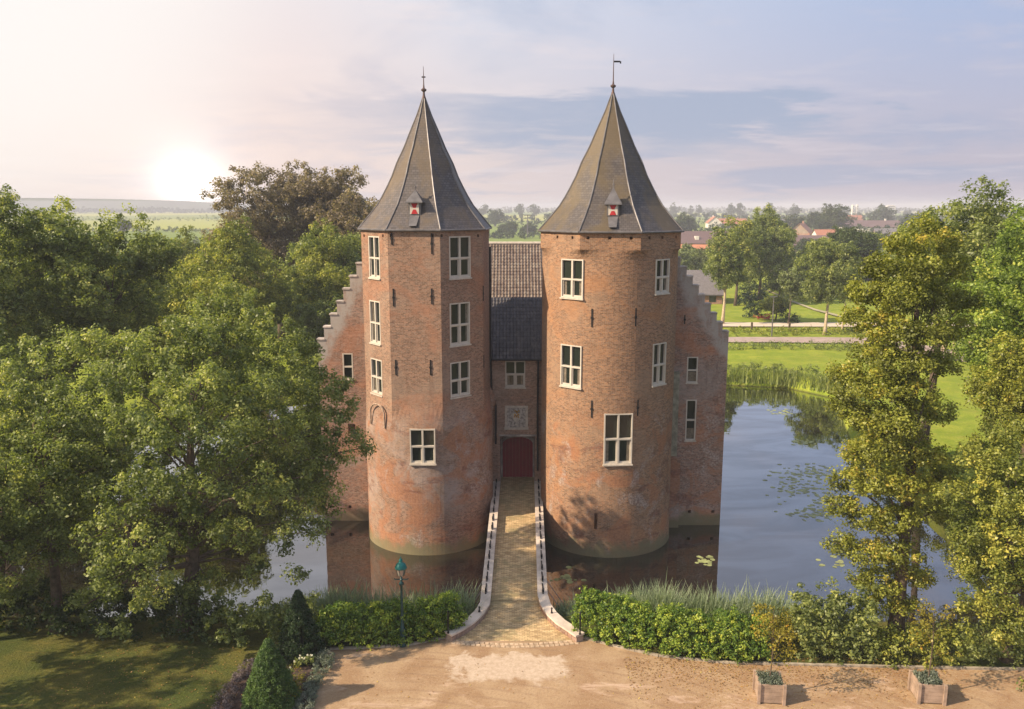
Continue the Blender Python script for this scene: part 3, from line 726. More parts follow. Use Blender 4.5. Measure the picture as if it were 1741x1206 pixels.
# wall anchors (iron ties)
def anchor(px, y0, y1, which):
    a, th = surf(px, y0, which); b_, _ = surf(px, y1, which); m = MB(); Mx = frame_at(a.lerp(b_, .5), th); h_ = abs(a.z - b_.z)
    m.box(-.035, .035, .005, .05, -h_ / 2, h_ / 2, Mx); m.box(-.07, .07, .012, .06, -.06, .06, Mx); m.build('wall_anchor', M_IRON, castle)
for a in ((669, 491, 521, 'L0'), (734, 491, 517, 'L0'), (673, 612, 638, 'L0'), (732, 612, 638, 'L0'), (666, 396, 416, 'L0'), (734, 397, 432, 'L0'), (821, 486, 512, 'L2'), (822, 604, 626, 'L2'),
          (1006.5, 525, 556, 'R'), (1080.7, 524, 555, 'R'), (1006, 681, 710, 'R'), (1084, 680, 707, 'R'), (1164, 536, 551, 'WR')):
    try: anchor(*a)
    except Exception as e: print('anchor', e)
# blind arch on the left tower
p, th = surf(641, 706, 'Lr'); Mx = frame_at(p, th); m = MB()
pts = [(-.75, -.7), (-.75, .1)] + [(.75 * math.cos(math.pi - math.pi * k / 10), .1 + .6 * math.sin(math.pi * k / 10)) for k in range(1, 10)] + [(.75, .1), (.75, -.7)]
for (a, b_) in zip(pts[:-1], pts[1:]):
    m.tube([Mx @ Vector((a[0], -.02, a[1])), Mx @ Vector((b_[0], -.03, b_[1]))], .06, 5)
m.build('relieving_arch', simple('arch_brick', (.34, .25, .19), .9, 0, .4, 6), castle)

# tower roofs
prof = [(0, 1.0), (.03, .95), (.06, .90), (.12, .805), (.18, .715), (.25, .635), (.32, .565), (.4, .49), (.5, .418), (.62, .305), (.74, .212), (.87, .105), (1, .018)]
def tower_roof(c, Re, ze, zt_, off, mat, which):
    m = MB(); rings = []
    for (s, r) in prof:
        rings.append([Vector((c[0] + Re * r * math.sin(off + math.pi / 8 + j * math.pi / 4), c[1] - Re * r * math.cos(off + math.pi / 8 + j * math.pi / 4), ze + (zt_ - ze) * s)) for j in range(8)])
    L = 0
    for i in range(len(prof) - 1):
        for j in range(8):
            k = (j + 1) % 8; q = [rings[i][j], rings[i][k], rings[i + 1][k], rings[i + 1][j]]
            wa = (q[1] - q[0]).length / 2; wb = (q[2] - q[3]).length / 2; dl = (q[3] + q[2] - q[0] - q[1]).length / 2
            m.quad(q, [(-wa + j * 7.3, L), (wa + j * 7.3, L), (wb + j * 7.3, L + dl), (-wb + j * 7.3, L + dl)])
        L += dl
    eb = [Vector((v.x, v.y, ze - .07)) for v in rings[0]]
    for j in range(8): m.quad([eb[j], eb[(j + 1) % 8], rings[0][(j + 1) % 8], rings[0][j]])
    m.quad(list(reversed(eb)))
    roof = m.build('tower_roof', mat, castle)
    for j in range(8):
        m = MB(); m.tube([r[j] + (r[j] - Vector((c[0], c[1], r[j].z))).normalized() * .015 for r in rings], [.05] * 10 + [.045, .04, .03], 6); m.build('ridge_cap', M_LEAD, roof)
    m = MB(); g_ = [v * 1.0 for v in rings[0]]
    for j in range(8):
        a, b_ = rings[0][j], rings[0][(j + 1) % 8]; ctr = Vector((c[0], c[1], ze)); a2 = a + (a - ctr).normalized() * .03; b2 = b_ + (b_ - ctr).normalized() * .03
        m.tube([a2 - Vector((0, 0, .045)), b2 - Vector((0, 0, .045))], .06, 6)
    m.build('gutter', M_LEAD, roof)
    return roof
roofL = tower_roof(CL, 4.26, ZEL + .07, 26.55, OCT_L, M_SLATE, 'L')
roofR = tower_roof(CR, 4.73, ZER + .07, 26.75, OCT_R, M_SLATE2, 'R')
# finials
def finial(c, z0, z1, vane, roof):
    h_ = z1 - z0; m = MB()
    m.lathe((c[0], c[1], z0 - .25), [(.12, 0), (.14, .15), (.075, .35), (.06, .55), (.16, .62), (.17, .70), (.06, .78), (.035, 1.0), (.025, h_ * .8), (.012, h_ + .25)], 10)
    m.build('finial', simple('rusty_iron_finial', (.11, .075, .07), .6, .4), roof)
    m = MB()
    if vane: m.box(0, .38, -.012, .012, -.05, .05, Matrix.Translation((c[0], c[1], z1 - .45))); m.box(.38, .46, -.012, .012, -.12, .02, Matrix.Translation((c[0], c[1], z1 - .45)))
    else: m.box(-.12, .12, -.012, .012, -.04, .04, Matrix.Translation((c[0], c[1], z1 - .62)))
    m.build('weather_vane', M_IRON, roof)
finial(CL, 26.6, 28.4, False, roofL); finial(CR, 26.8, 29.1, True, roofR)
# dormers on the front faces
def dormer(c, Re, ze, zt_, off, px, py_top, py_eave, py_bot, side):
    th = off; apo = Re * math.cos(math.pi / 8)
    s_of = lambda z: (z - ze) / (zt_ - ze)
    def rad_at(z):
        s = s_of(z)
        for (s0, r0), (s1, r1) in zip(prof[:-1], prof[1:]):
            if s0 <= s <= s1: return apo * (r0 + (r1 - r0) * (s - s0) / (s1 - s0))
        return apo
    zb = 0
    p = yp(px, py_bot, c[1] - rad_at(ze + .9)); zb = p.z
    p = yp(px, py_bot, c[1] - rad_at(zb)); zb = p.z; rb = rad_at(zb)
    lat = p.x - (c[0] + rb * math.sin(th)); nx_, ny_ = math.sin(th), -math.cos(th)
    Pf = Vector((c[0], c[1], 0)) + Vector((nx_, ny_, 0)) * (rb + .02) + Vector((-ny_, nx_, 0)) * (lat / -ny_) ; Pf.z = zb
    ztop = yp(px, py_top, Pf.y).z; zev = yp(px, py_eave, Pf.y).z
    Mx = frame_at(Pf, th); hb = zev - zb; ht = ztop - zb
    m = MB(); wd = .36
    m.box(-wd, wd, -1.6, 0, 0, hb, Mx); d = m.build('dormer', M_LEAD, castle)
    # pyramid cap
    m = MB(); e = .52; apex = Mx @ Vector((0, -.35, ht)); q = [Mx @ Vector(v) for v in ((-e, .17, hb), (e, .17, hb), (e, -.9, hb), (-e, -.9, hb))]
    for i in range(4): m.quad([q[i], q[(i + 1) % 4], apex], [(0, 0), (.8, 0), (.4, 1)])
    m.quad(list(reversed(q))); m.box(-e, e, .15, .19, hb - .05, hb + .02, Mx)
    m.tube([apex - Vector((0, 0, .1)), apex + Vector((0, 0, .45))], [.035, .012], 6); m.tube([apex + Vector((0, 0, .12)), apex + Vector((0, 0, .2))], .06, 6)
    m.build('dormer_roof', M_LEAD, d)
    m = MB(); a, b2 = .27, .10; y_ = .03     # shutter: white with red hourglass fields
    m.box(-a, a, .004, y_, .06, hb - .06, Mx); m.build('shutter', M_WHITE, d)
    m = MB(); zt2, zb2, zm = hb - .07, .07, hb / 2
    for (z0, z1) in ((zt2, zm + .05), (zb2, zm - .05)):
        f = [Vector((-a * .72, y_ + .002, z0)), Vector((a * .72, y_ + .002, z0)), Vector((a * .30, y_ + .002, z1)), Vector((-a * .30, y_ + .002, z1))]
        g_ = [v + Vector((0, .012, 0)) for v in f]; m.quad([Mx @ v for v in g_]); 
        for i in range(4): m.quad([Mx @ f[i], Mx @ f[(i + 1) % 4], Mx @ g_[(i + 1) % 4], Mx @ g_[i]])
    m.build('shutter_panel', M_SHRED, d)
    m = MB()   # lead apron below
    zq = zb - .75; r2 = rad_at(max(ze + .02, zq)) ; dr = r2 - rb
    m.quad([Mx @ Vector(v) for v in ((-.30, .03, -.01), (.30, .03, -.01), (.22, dr + .06, -.62), (-.22, dr + .06, -.62))]); m.quad([Mx @ Vector(v) for v in ((-.30, .03, -.01), (-.22, dr + .06, -.62), (-.22, dr - .2, -.64), (-.30, -.2, -.02))])
    m.quad([Mx @ Vector(v) for v in ((.30, .03, -.01), (.30, -.2, -.02), (.22, dr - .2, -.64), (.22, dr + .06, -.62))])
    m.build('lead_apron', M_LEAD, d)
dormer(CL, 4.26, ZEL + .07, 26.55, OCT_L, 705, 322, 344, 366, 0)
dormer(CR, 4.73, ZER + .07, 26.75, OCT_R, 1042, 318, 347, 368, 0)

# gable wings
def gable(name, xo, xi, zo, slope, Y, n_steps, zmax, mat, key):
    """xo outer edge x, stepping up toward xi (centre)"""
    sgn = 1 if xi > xo else -1; sw = abs(xi - xo) / n_steps; sh = sw * slope
    pts = [(xo, -3.2), (xo, zo)]; x, z = xo, zo; steps = []
    for i in range(n_steps):
        z2 = min(zmax, z + sh); x2 = x + sgn * sw; pts += [(x, z2), (x2, z2)]; steps.append((x, x2, z2)); x, z = x2, z2
    xm = 2 * xi - xo; mir = [(2 * xi - a, b_) for a, b_ in reversed(pts[:-1])]
    poly = pts + mir
    # remove zero-length
    cl = [poly[0]]
    for q in poly[1:]:
        if abs(q[0] - cl[-1][0]) + abs(q[1] - cl[-1][1]) > 1e-6: cl.append(q)
    if sgn < 0: cl = cl[::-1]
    cl = cl[::-1]
    m = MB(); th = .55; N = len(cl)
    f = [(x_, Y, z_) for x_, z_ in cl]; bk = [(x_, Y + th, z_) for x_, z_ in cl]
    m.quad(f, [(x_, z_) for x_, z_ in cl]); m.quad(list(reversed(bk)), [(x_, z_) for x_, z_ in reversed(cl)])
    for i in range(N):
        k = (i + 1) % N; m.quad([f[i], bk[i], bk[k], f[k]], [(cl[i][0], cl[i][1]), (cl[i][0] + th, cl[i][1]), (cl[k][0] + th, cl[k][1]), (cl[k][0], cl[k][1])])
    o_ = m.build(name, mat, castle); weld(o_); carve(o_, cuts[key])
    for (a, b_, z_) in steps[:-2]:
        m = MB(); a_, c_ = min(a, b_) - .06, max(a, b_) + .02
        m.box(a_, c_, Y - .05, Y + th + .05, z_ + .002, z_ + .10); m.build('step_stone', M_STONE, castle)
    return steps
XL0, XR0 = yp(545, 700, 54.4).x, yp(1228, 800, 53.6).x
M_BWL = brick_mat('left_wing_brick', base=(.28, .165, .125), pale=(.35, .31, .28), seed=21.0, orange_amt=.35, dark_amt=.55, slope=(XL0, 10.3, 1.84))
stL = gable('gable_wall', XL0, XL0 + 4.6, 10.3, 1.84, 54.4, 10, 18.3, M_BWL, 'WL')
M_BW2 = brick_mat('right_wing_brick', base=(.28, .165, .13), pale=(.36, .32, .30), seed=27.0, orange_amt=.5, dark_amt=.7, patch=.8, slope=(XR0, 11.2, 1.45))
stR = gable('gable_wall', XR0, XR0 - 5.0, 11.2, 1.45, 53.6, 12, 18.2, M_BW2, 'WR')
# wing bodies and roofs behind the gables
for (xa, xb, Y, zt_, ze) in ((XL0, XL0 + 9.2, 54.95, 17.6, 9.9), (XR0 - 10, XR0, 54.15, 17.2, 10.7)):
    m = MB(); m.box(xa + .01, xb - .01, Y + .003, Y + 15, -3.2, ze); m.build('wing_wall', M_BW, castle)
    m = MB(); xm = (xa + xb) / 2
    for (e0, sgn) in ((xa + .1, 1), (xb - .1, -1)):
        L = math.hypot(xm - e0, zt_ - ze)
        m.quad([(e0, Y, ze), (xm, Y, zt_), (xm, Y + 15, zt_), (e0, Y + 15, ze)], [(0, 0), (0, L), (15, L), (15, 0)])
    m.quad([(xa + .1, Y + 15, ze), (xm, Y + 15, zt_), (xb - .1, Y + 15, ze)]); m.quad([(xb - .1, Y, ze), (xm, Y, zt_), (xa + .1, Y, ze)])
    m.build('wing_roof', M_TILE_B, castle)
# gate block between the towers
gx0, gx1 = CL[0] + RL * .80, CR[0] - RR * .80
gz = yp(880, 610, 55.3).z
m = MB(); m.box(gx0, gx1, 55.6, 58.9, -3.2, gz + .05); gate = m.build('gate_wall', M_BG, castle); weld(gate)
gxc = yp(880, 780, 55.6).x; zl = yp(880, 742, 55.6).z; zd = .5
cuts['G'].append((frame_at(Vector((gxc, 55.6, (zl + zd) / 2 - .05)), 0), yp(908, 780, 55.6).x - yp(849, 780, 55.6).x, zl - zd + .1, 2.2))
cuts['G'].append((frame_at(yp(878, 709, 55.6), 0), 1.3, 1.5, .08))
carve(gate, cuts['G'])
dY = 57.65; dw = yp(906, 780, dY).x - yp(854, 780, dY).x; dx = yp(880, 780, dY).x; dz0, dz1 = zd, yp(880, 742, dY).z
m = MB(); n_ = 14; rise = .55
for k in range(9):     # boarded double doors
    a, b_ = -dw / 2 + dw * k / 9, -dw / 2 + dw * (k + 1) / 9
    top = dz1 - rise + rise * math.sqrt(max(0, 1 - (abs((a + b_) / 2) / (dw / 2)) ** 2))
    m.box(dx + a + .006, dx + b_ - .006, dY - .02 - .01 * (k % 2), dY + .08, dz0, top)
gd_ = m.build('gate_door', M_RED, castle)
m = MB(); pts = [(dx - dw / 2 - .1, dz0)] + [(dx + (dw / 2 + .1) * math.cos(math.pi - math.pi * k / 12), dz1 - rise + (rise + .08) * math.sin(math.pi * k / 12)) for k in range(13)] + [(dx + dw / 2 + .1, dz0)]
m.tube([(a, dY - .03, z) for a, z in pts], .13, 6); m.build('door_arch', M_STONE, castle)
m = MB(); m.box(gxc - 1.3, gxc + 1.3, 55.6 - .07, 55.57, zl + .01, zl + .14); m.build('lintel', M_STONE, castle)
# cornice and coat of arms
pc = yp(878, 681, 55.6); m = MB(); m.box(pc.x - 1.05, pc.x + 1.05, 55.48, 55.598, pc.z - .05, pc.z + .07); m.build('cornice', M_BG, castle)
pc = yp(878, 709, 55.6); Mx = frame_at(pc, 0); m = MB()
m.box(-.64, .64, -.075, .0, -.74, .74, Mx); cr = m.build('crest_panel', simple('crest_stone', (.36, .33, .30), .85, 0, .5, 7), castle); cr['label'] = 'weathered stone coat of arms panel with gilded figure'
m = MB(); m.box(-.80, -.64, -.02, .05, -.74, .80, Mx); m.box(.64, .80, -.02, .05, -.74, .80, Mx); m.box(-.64, .64, -.02, .055, .66, .80, Mx); m.box(-.84, .84, -.02, .10, -.90, -.745, Mx); m.build('crest_frame', M_SILL, cr)
m = MB(); m.lathe(pc + Vector((0, -.005, -.08)), [(.30, -.36), (.34, .1), (.30, .34)], 4, rot=math.pi / 4)
me_ = m
m = MB(); sh = [(-.27, .30), (.27, .30), (.27, -.05), (.16, -.28), (0, -.40), (-.16, -.28), (-.27, -.05)]
f = [Mx @ Vector((x, .07, z)) for x, z in sh]; bk = [Mx @ Vector((x, .003, z)) for x, z in sh]; m.quad(list(reversed(f)))
for i in range(7): m.quad([f[i], bk[i], bk[(i + 1) % 7], f[(i + 1) % 7]])
m.build('shield', M_SILL, cr)
m = MB(); 
for (x, z, s) in ((-.12, .16, .07), (.10, .18, .08), (0, .05, .07), (-.16, .02, .05), (.14, .0, .05), (.02, .36, .09), (-.10, .44, .05), (.14, .44, .05)):
    m.tube([Mx @ Vector((x, .06, z - s)), Mx @ Vector((x + .02, .10, z)), Mx @ Vector((x - .01, .06, z + s))], [.03, s * .95, .03], 6)
m.build('gilded_lion', M_GOLD, cr)
m = MB(); m.lathe(Mx @ Vector((0, .06, -.52)), [(.02, -.08), (.10, -.03), (.10, .03), (.02, .08)], 8); m.build('boss', M_WHITE, cr)
# two roofs above the gate: real pantile waves
def pantiles(name, x0, x1, y0, z0, y1, z1, mat, nt, course=.32):
    nt = int((x1 - x0) / .235); nu = nt * 6; S = math.hypot(y1 - y0, z1 - z0); nr = max(3, int(S / course)); m = MB()
    nn = Vector((0, -(z1 - z0), (y1 - y0))).normalized()
    for r in range(nr):
        for e in (0,):
            s0, s1 = r / nr, (r + 1) / nr
            pa = []; pb = []
            for i in range(nu + 1):
                x = x0 + (x1 - x0) * i / nu; ph = i / 6 * 2 * math.pi; hgt = .035 * (math.sin(ph) + .35 * math.sin(2 * ph))
                A = Vector((x, y0 + (y1 - y0) * s0, z0 + (z1 - z0) * s0)) + nn * (hgt + .045); B = Vector((x, y0 + (y1 - y0) * s1, z0 + (z1 - z0) * s1)) + nn * (hgt + .01)
                pa.append(A); pb.append(B)
            for i in range(nu):
                u0, u1 = (x0 + (x1 - x0) * i / nu), (x0 + (x1 - x0) * (i + 1) / nu)
                m.quad([pa[i], pa[i + 1], pb[i + 1], pb[i]], [(u0, s0 * S), (u1, s0 * S), (u1, s1 * S), (u0, s1 * S)])
                m.quad([pa[i + 1], pa[i], pa[i] - nn * .04, pa[i + 1] - nn * .04], [(u0, s0 * S)] * 4)
    return m.build(name, mat, castle)
ra, rb_ = yp(880, 611, 55.25), yp(880, 506, 59.2)
pantiles('lower_gate_roof', gx0 + .3, gx1 - .3, ra.y, ra.z, rb_.y, rb_.z, M_TILE_D, 0)
rc, rd = yp(880, 504, 59.35), yp(880, 415, 63.6)
pantiles('upper_gate_roof', gx0 - 1.2, gx1 + 1.2, rc.y, rc.z - .1, rd.y, rd.z, M_TILE_B, 0)
m = MB(); m.tube([(gx0 - 1, rd.y, rd.z + .05), (gx1 + 1, rd.y, rd.z + .05)], .13, 8); m.build('ridge_tiles', M_SILL, castle)
m = MB(); m.box(gx0 - 1, gx1 + 1, 59.0, 63.6, 8, rb_.z - .25); m.quad([(gx0 - 1, rd.y, rd.z), (gx1 + 1, rd.y, rd.z), (gx1 + 1, 67.8, rb_.z - .3), (gx0 - 1, 67.8, rb_.z - .3)]); m.build('hall_wall', M_BW, castle)
m = MB(); m.box(gx0, gx1, 63.6, 69, -3, rb_.z - .3); m.build('hall_wall', M_BW, castle)
m = MB(); m.tube([(gx0 + .2, ra.y - .08, ra.z - .02), (gx1 - .2, ra.y - .08, ra.z - .02)], .075, 8); m.build('gutter', M_IRON, castle)
# drainpipes
q0 = yp(836, 612, 55.3); q1 = yp(836, 668, 55.3); q2 = yp(843, 690, 55.2); q3 = yp(843, 800, 55.2)
for P_ in ([yp(833, 420, 54.6), yp(834, 605, 54.6), q1, q2, yp(843, 755, 55.2)], [yp(915, 612, 55.3), yp(914, 700, 55.3), yp(914, 800, 55.3)]):
    m = MB(); m.tube(P_, .07, 8); m.build('drainpipe', M_IRON, castle)
m = MB(); m.lathe(yp(832, 690, 54.4) - Vector((0, 0, .9)), [(.05, 0), (.35, .7), (.5, 1.3), (.25, 1.9), (.05, 2.3)], 8); m.build('corbel', M_BL, castle)
# pale shaft beside the right tower and dark corner strip
a, b_ = yp(1149, 632, 53.4), yp(1149, 775, 53.4); m = MB(); m.box(a.x - .24, a.x + .24, 53.25, 53.597, b_.z, a.z, taper=.0); m.build('garderobe_shaft', simple('grey_green_render', (.27, .26, .20), .85, 0, .3), castle)
m = MB(); a = yp(1147, 800, 53.4); m.box(a.x - .45, a.x + .35, 53.15, 53.598, -3.0, b_.z - .02, taper=.02); m.build('buttress', M_BW2, castle)

# ------------------------------------------------------------------ BRIDGE
def bx_at(Y): return .06 + (.42 - .06) * (Y - 36) / 22.0
def bz_at(Y): return max(0, min(.5, .5 * (Y - 38) / 17))
M_DECK, n, b, o = newmat('bridge_brick_paving')
tc = n.add('ShaderNodeTexCoord'); P = tc.outputs['Object']
br = n.add('ShaderNodeTexBrick', inp={'Scale': 1.0, 'Mortar Size': .008, 'Brick Width': .24, 'Row Height': .115, 'Color1': (.62, .46, .25, 1), 'Color2': (.34, .235, .115, 1), 'Mortar': (.17, .12, .06, 1)})
n.l.new(tc.outputs['UV'], br.inputs['Vector'])
c = n.mix(n.ramp(n.noise(P, .8, 6, .7, .5), .48, .62, 0, .6), br.outputs[0], (.22, .20, .10))
c = n.mix(n.ramp(n.noise(P, 3.0, 6, .75, sx=(.6, 2.2, 1)), .55, .66, 0, .6), c, (.60, .47, .31))
c = n.mix(n.ramp(n.noise(P, 4.0, 6, .75, sx=(.6, 2.4, 1)), .56, .66, 0, .55), c, (.17, .115, .05))
n.l.new(c, b.inputs['Base Color']); b.inputs['Roughness'].default_value = .9; bump(n, b, n.noise(P, 9, 4, .7), .4, .02)
bridge = empty('bridge', (.2, 46, 0), label='narrow brick paved bridge with pale flared parapets crossing the moat to the red gate', cat='bridge')
curL = [gp(x, y, .35) for x, y in ((830, 1012), (825, 1026), (815, 1042), (800, 1056), (782, 1068), (762, 1078))]
curR = [gp(x, y, .35) for x, y in ((921, 1012), (927, 1028), (938, 1044), (953, 1058), (970, 1069), (986, 1080))]
hw = 1.17
Ys = [curL[0].y + (57.7 - curL[0].y) * k / 14 for k in range(15)]
m = MB()
for a, b_ in zip(Ys[:-1], Ys[1:]):
    xa, xb = bx_at(a), bx_at(b_); za, zb = bz_at(a), bz_at(b_)
    m.quad([(xa - hw - .3, a, za), (xa + hw + .3, a, za), (xb + hw + .3, b_, zb), (xb - hw - .3, b_, zb)], [(-hw, a), (hw, a), (hw, b_), (-hw, b_)])
# fan of paving between the flared parapets
rows = list(zip(curL, curR)); prev = (Vector((bx_at(Ys[0]) - hw - .3, Ys[0], .0)), Vector((bx_at(Ys[0]) + hw + .3, Ys[0], .0)))
for l, r_ in rows[1:]:
    cur = (Vector((l.x, l.y, .018)), Vector((r_.x, r_.y, .018))); pz = (Vector((prev[0].x, prev[0].y, .018)), Vector((prev[1].x, prev[1].y, .018)))
    m.quad([cur[0], cur[1], pz[1], pz[0]], [(v.x, v.y) for v in (cur[0], cur[1], pz[1], pz[0])]); prev = cur
m.build('deck', M_DECK, bridge)
m = MB()
for a, b_ in zip(Ys[:-1], Ys[1:]):   # solid brick structure below the deck with three open bays
    if b_ > 57.7: continue
    ym = (a + b_) / 2; top = bz_at(a) - .03
    open_ = any(abs(ym - q) < .9 for q in (41.5, 46.0, 50.5, 54.5))
    zb = -.55 if open_ else -3.0
    m.box(bx_at(ym) - hw - .5, bx_at(ym) + hw + .5, a, b_, zb, top)
m.build('pier', M_BRIDGE, bridge)
def parapet(side):
    pts = []
    cur = curL if side < 0 else curR
    for y in reversed(Ys): pts.append(Vector((bx_at(y) + side * (hw + .27), y, bz_at(y))))
    tail = [Vector((p.x, p.y, 0)) for p in cur[1:]]
    allp = pts + tail
    def strip(off0, off1, z0, z1, P, closed=True):
        m = MB(); cs = []; L = 0
        for i, p in enumerate(P):
            d = (P[min(i + 1, len(P) - 1)] - P[max(0, i - 1)]); d.z = 0; d.normalize(); nrm = Vector((d.y, -d.x, 0)) * side * -1
            nrm = -nrm if nrm.x * side < 0 else nrm
            cs.append((p + nrm * off0, p + nrm * off1))
        for i in range(len(P) - 1):
            (a0, a1), (b0, b1) = cs[i], cs[i + 1]; L2 = L + (P[i + 1] - P[i]).length; U = Vector((0, 0, 1))
            m.quad([a0 + U * z1, a1 + U * z1, b1 + U * z1, b0 + U * z1], [(0, L), (.5, L), (.5, L2), (0, L2)])
            m.quad([a0 + U * z0, a0 + U * z1, b0 + U * z1, b0 + U * z0], [(0, L), (.4, L), (.4, L2), (0, L2)]); m.quad([a1 + U * z0, b1 + U * z0, b1 + U * z1, a1 + U * z1], [(0, L), (0, L2), (.4, L2), (.4, L)])
            L = L2
        for (a0, a1) in (cs[0], cs[-1]): m.quad([a0 + U * z0, a1 + U * z0, a1 + U * z1, a0 + U * z1])
        return m
    strip(-.20, .20, -.5, .30, allp).build('parapet_wall', M_BRIDGE, bridge)
    strip(-.25, .27, .30, .39, allp).build('coping', M_COPE, bridge)
    # iron rail set on the coping: short posts with a low flat bar
    k = 0
    y = Ys[0] + .5
    while y < 56.5:
        x = bx_at(y) + side * (hw + .27 + .03); z = bz_at(y) + .39; m = MB()
        m.box(-.03, .03, -.56, .56, .001, .05, Matrix.Translation((x, y, z))); m.box(-.05, .05, -.07, .07, .05, .22, Matrix.Translation((x, y - .40, z)))
        m.build('rail_bar', M_IRON, bridge); y += 1.32
    for q in (tail[1], tail[-1]):
        m = MB(); hh = 1.15 if q is tail[-1] else .32
        m.lathe((q.x, q.y, .39), [(.055, 0), (.055, .06), (.035, .08), (.035, hh - .12), (.055, hh - .08), (.01, hh)], 8); m.build('rail_post', M_IRON, bridge)
    # raking stay rods down to the bank
    for j in range(2):
        m = MB(); a = Vector((bx_at(41.5 - j) + side * (hw + .52), 41.3 - 1.1 * j, .25)); e = a + Vector((side * 1.25, -1.6, -1.2)); m.tube([a, e], .02, 5); m.build('stay_rod', M_LEAD, bridge)
parapet(-1); parapet(1)
# pale threshold setts
m = MB(); A, B = curL[-1], curR[-1]
for r_ in range(2):
    k = 26
    for i in range(k):
        f = (i + .5) / k; x = A.x + .1 + (B.x - A.x - .2) * f; y = A.y + .0 - .22 * r_ - .35 * math.sin(math.pi * f)
        m.box(-.095, .095, -.09, .09, 0, .028 + random.uniform(0, .006), Matrix.Translation((x + (r_ * .05), y, .004)))
m.build('threshold_setts', simple('pale_setts', (.46, .35, .24), .85, 0, .3, 4), bridge)

# ------------------------------------------------------------------ street lamp
lb = gp(685, 1098); lx, ly = lb.x, lb.y
lt = yp(680, 950, ly).z
lamp = empty('street_lamp', (lx, ly, 0), label='old fashioned dark green lamp post with turquoise lantern roof by the bridge', cat='street lamp')
m = MB(); m.lathe((lx, ly, 0), [(.20, 0), (.20, .12), (.15, .18), (.13, .75), (.16, .82), (.085, .95), (.065, 1.3), (.055, lt * .62), (.05, lt * .70), (.11, lt * .705), (.11, lt * .725), (.05, lt * .74), (.04, lt * .80)], 12); m.build('post', M_TEAL, lamp, True)
m = MB(); m.tube([(lx - .32, ly, lt * .765 + .05), (lx - .28, ly, lt * .765), (lx + .28, ly, lt * .765), (lx + .32, ly, lt * .765 + .05)], .028, 6); m.lathe((lx, ly, lt * .765 - .05), [(.07, 0), (.09, .05), (.05, .1)], 8); m.build('ladder_bar', M_TEAL, lamp)
zb = lt * .80
m = MB(); m.lathe((lx, ly, zb), [(.05, 0), (.14, .05), (.22, .40)], 6, rot=.3); m.build('lantern_glass', M_LAMPG, lamp)
m = MB()
for k in range(6):
    th = .3 + k * math.pi / 3; m.tube([(lx + .145 * math.cos(th), ly + .145 * math.sin(th), zb + .04), (lx + .228 * math.cos(th), ly + .228 * math.sin(th), zb + .41)], .014, 5)
m.build('lantern_frame', M_TEAL, lamp)
m = MB(); m.lathe((lx, ly, zb + .40), [(.28, 0), (.27, .05), (.21, .20), (.12, .27), (.07, .30), (.09, .36), (.08, .42), (.03, .46), (.012, .56)], 12); m.build('lantern_roof', M_TEALR, lamp, True)

# ------------------------------------------------------------------ planters with saplings
def planter(px, py, label, plabel, seed, grp):
    c0 = gp(px, py); s = .49; root = empty('planter', (c0.x, c0.y + s, .012), label=label, cat='planter', group=grp); rz = R(-6)
    Mx = Matrix.Translation((c0.x, c0.y + s, .012)) @ Matrix.Rotation(rz, 4, 'Z'); hh = .88
    m = MB()
    for (x0, x1, y0, y1) in ((-s, s, -s, -s + .05), (-s, s, s - .05, s), (-s, -s + .05, -s + .055, s - .055), (s - .05, s, -s + .055, s - .055)):
        for k in range(5): m.box(x0, x1, y0, y1, .05 + k * .160, .05 + k * .160 + .152, Mx)
    m.build('side_boards', M_WOOD, root)
    for sx in (-1, 1):
        for sy in (-1, 1):
            m = MB(); m.box(sx * (s + .012) - .06, sx * (s + .012) + .06, sy * (s + .012) - .06, sy * (s + .012) + .06, 0, hh, Mx); m.build('corner_post', M_WOOD, root)
    m = MB(); m.box(-s + .05, s - .05, -s + .05, s - .05, .1, .78, Mx); m.build('soil', M_SOIL, root)
    rng = np.random.default_rng(seed); k = 90; C = np.stack([c0.x + rng.uniform(-.42, .42, k), c0.y + s + rng.uniform(-.42, .42, k), .84 + .12 * rng.random(k)], 1)
    V, T = leafquads(C, np.full(k, .14), 22, .075, rng, rng.random(k) * .7); tag(link('box_plants', quads_mesh('box_plants', V, T), L_SILV), plabel, 'plant', 'low plants in the planters')
    return c0
c1p = planter(1313, 1198, 'square wooden planter box on gravel, left one of the pair', 'low grey green plants filling the left wooden planter', 5, 'square wooden planters')
c2p = planter(1585, 1198, 'square wooden planter box on gravel, right one of the pair', 'low grey green plants filling the right wooden planter', 6, 'square wooden planters')
for (c0, sd_, lab) in ((c1p, 3, 'thin sapling with few yellow leaves growing out of the left planter'), (c2p, 4, 'thin sapling with few yellow leaves growing out of the right planter')):
    x, y = c0.x, c0.y + .49; rng = np.random.default_rng(sd_)
    lob = [(x + rng.uniform(-.7, .7), y + rng.uniform(-.6, .6), 1.6 + 2.2 * rng.random(), .35) for _ in range(16)]
    tree('sapling', lab, 'sapling', (x, y, .86), lobes=lob, leaf=.10, mat=L_YEL, r0=.035, per=9, clump=.22, sub=26, seed=sd_, top=(x, y, 3.9), nl=16, start=.15, lean=.1, group='saplings in the planters')

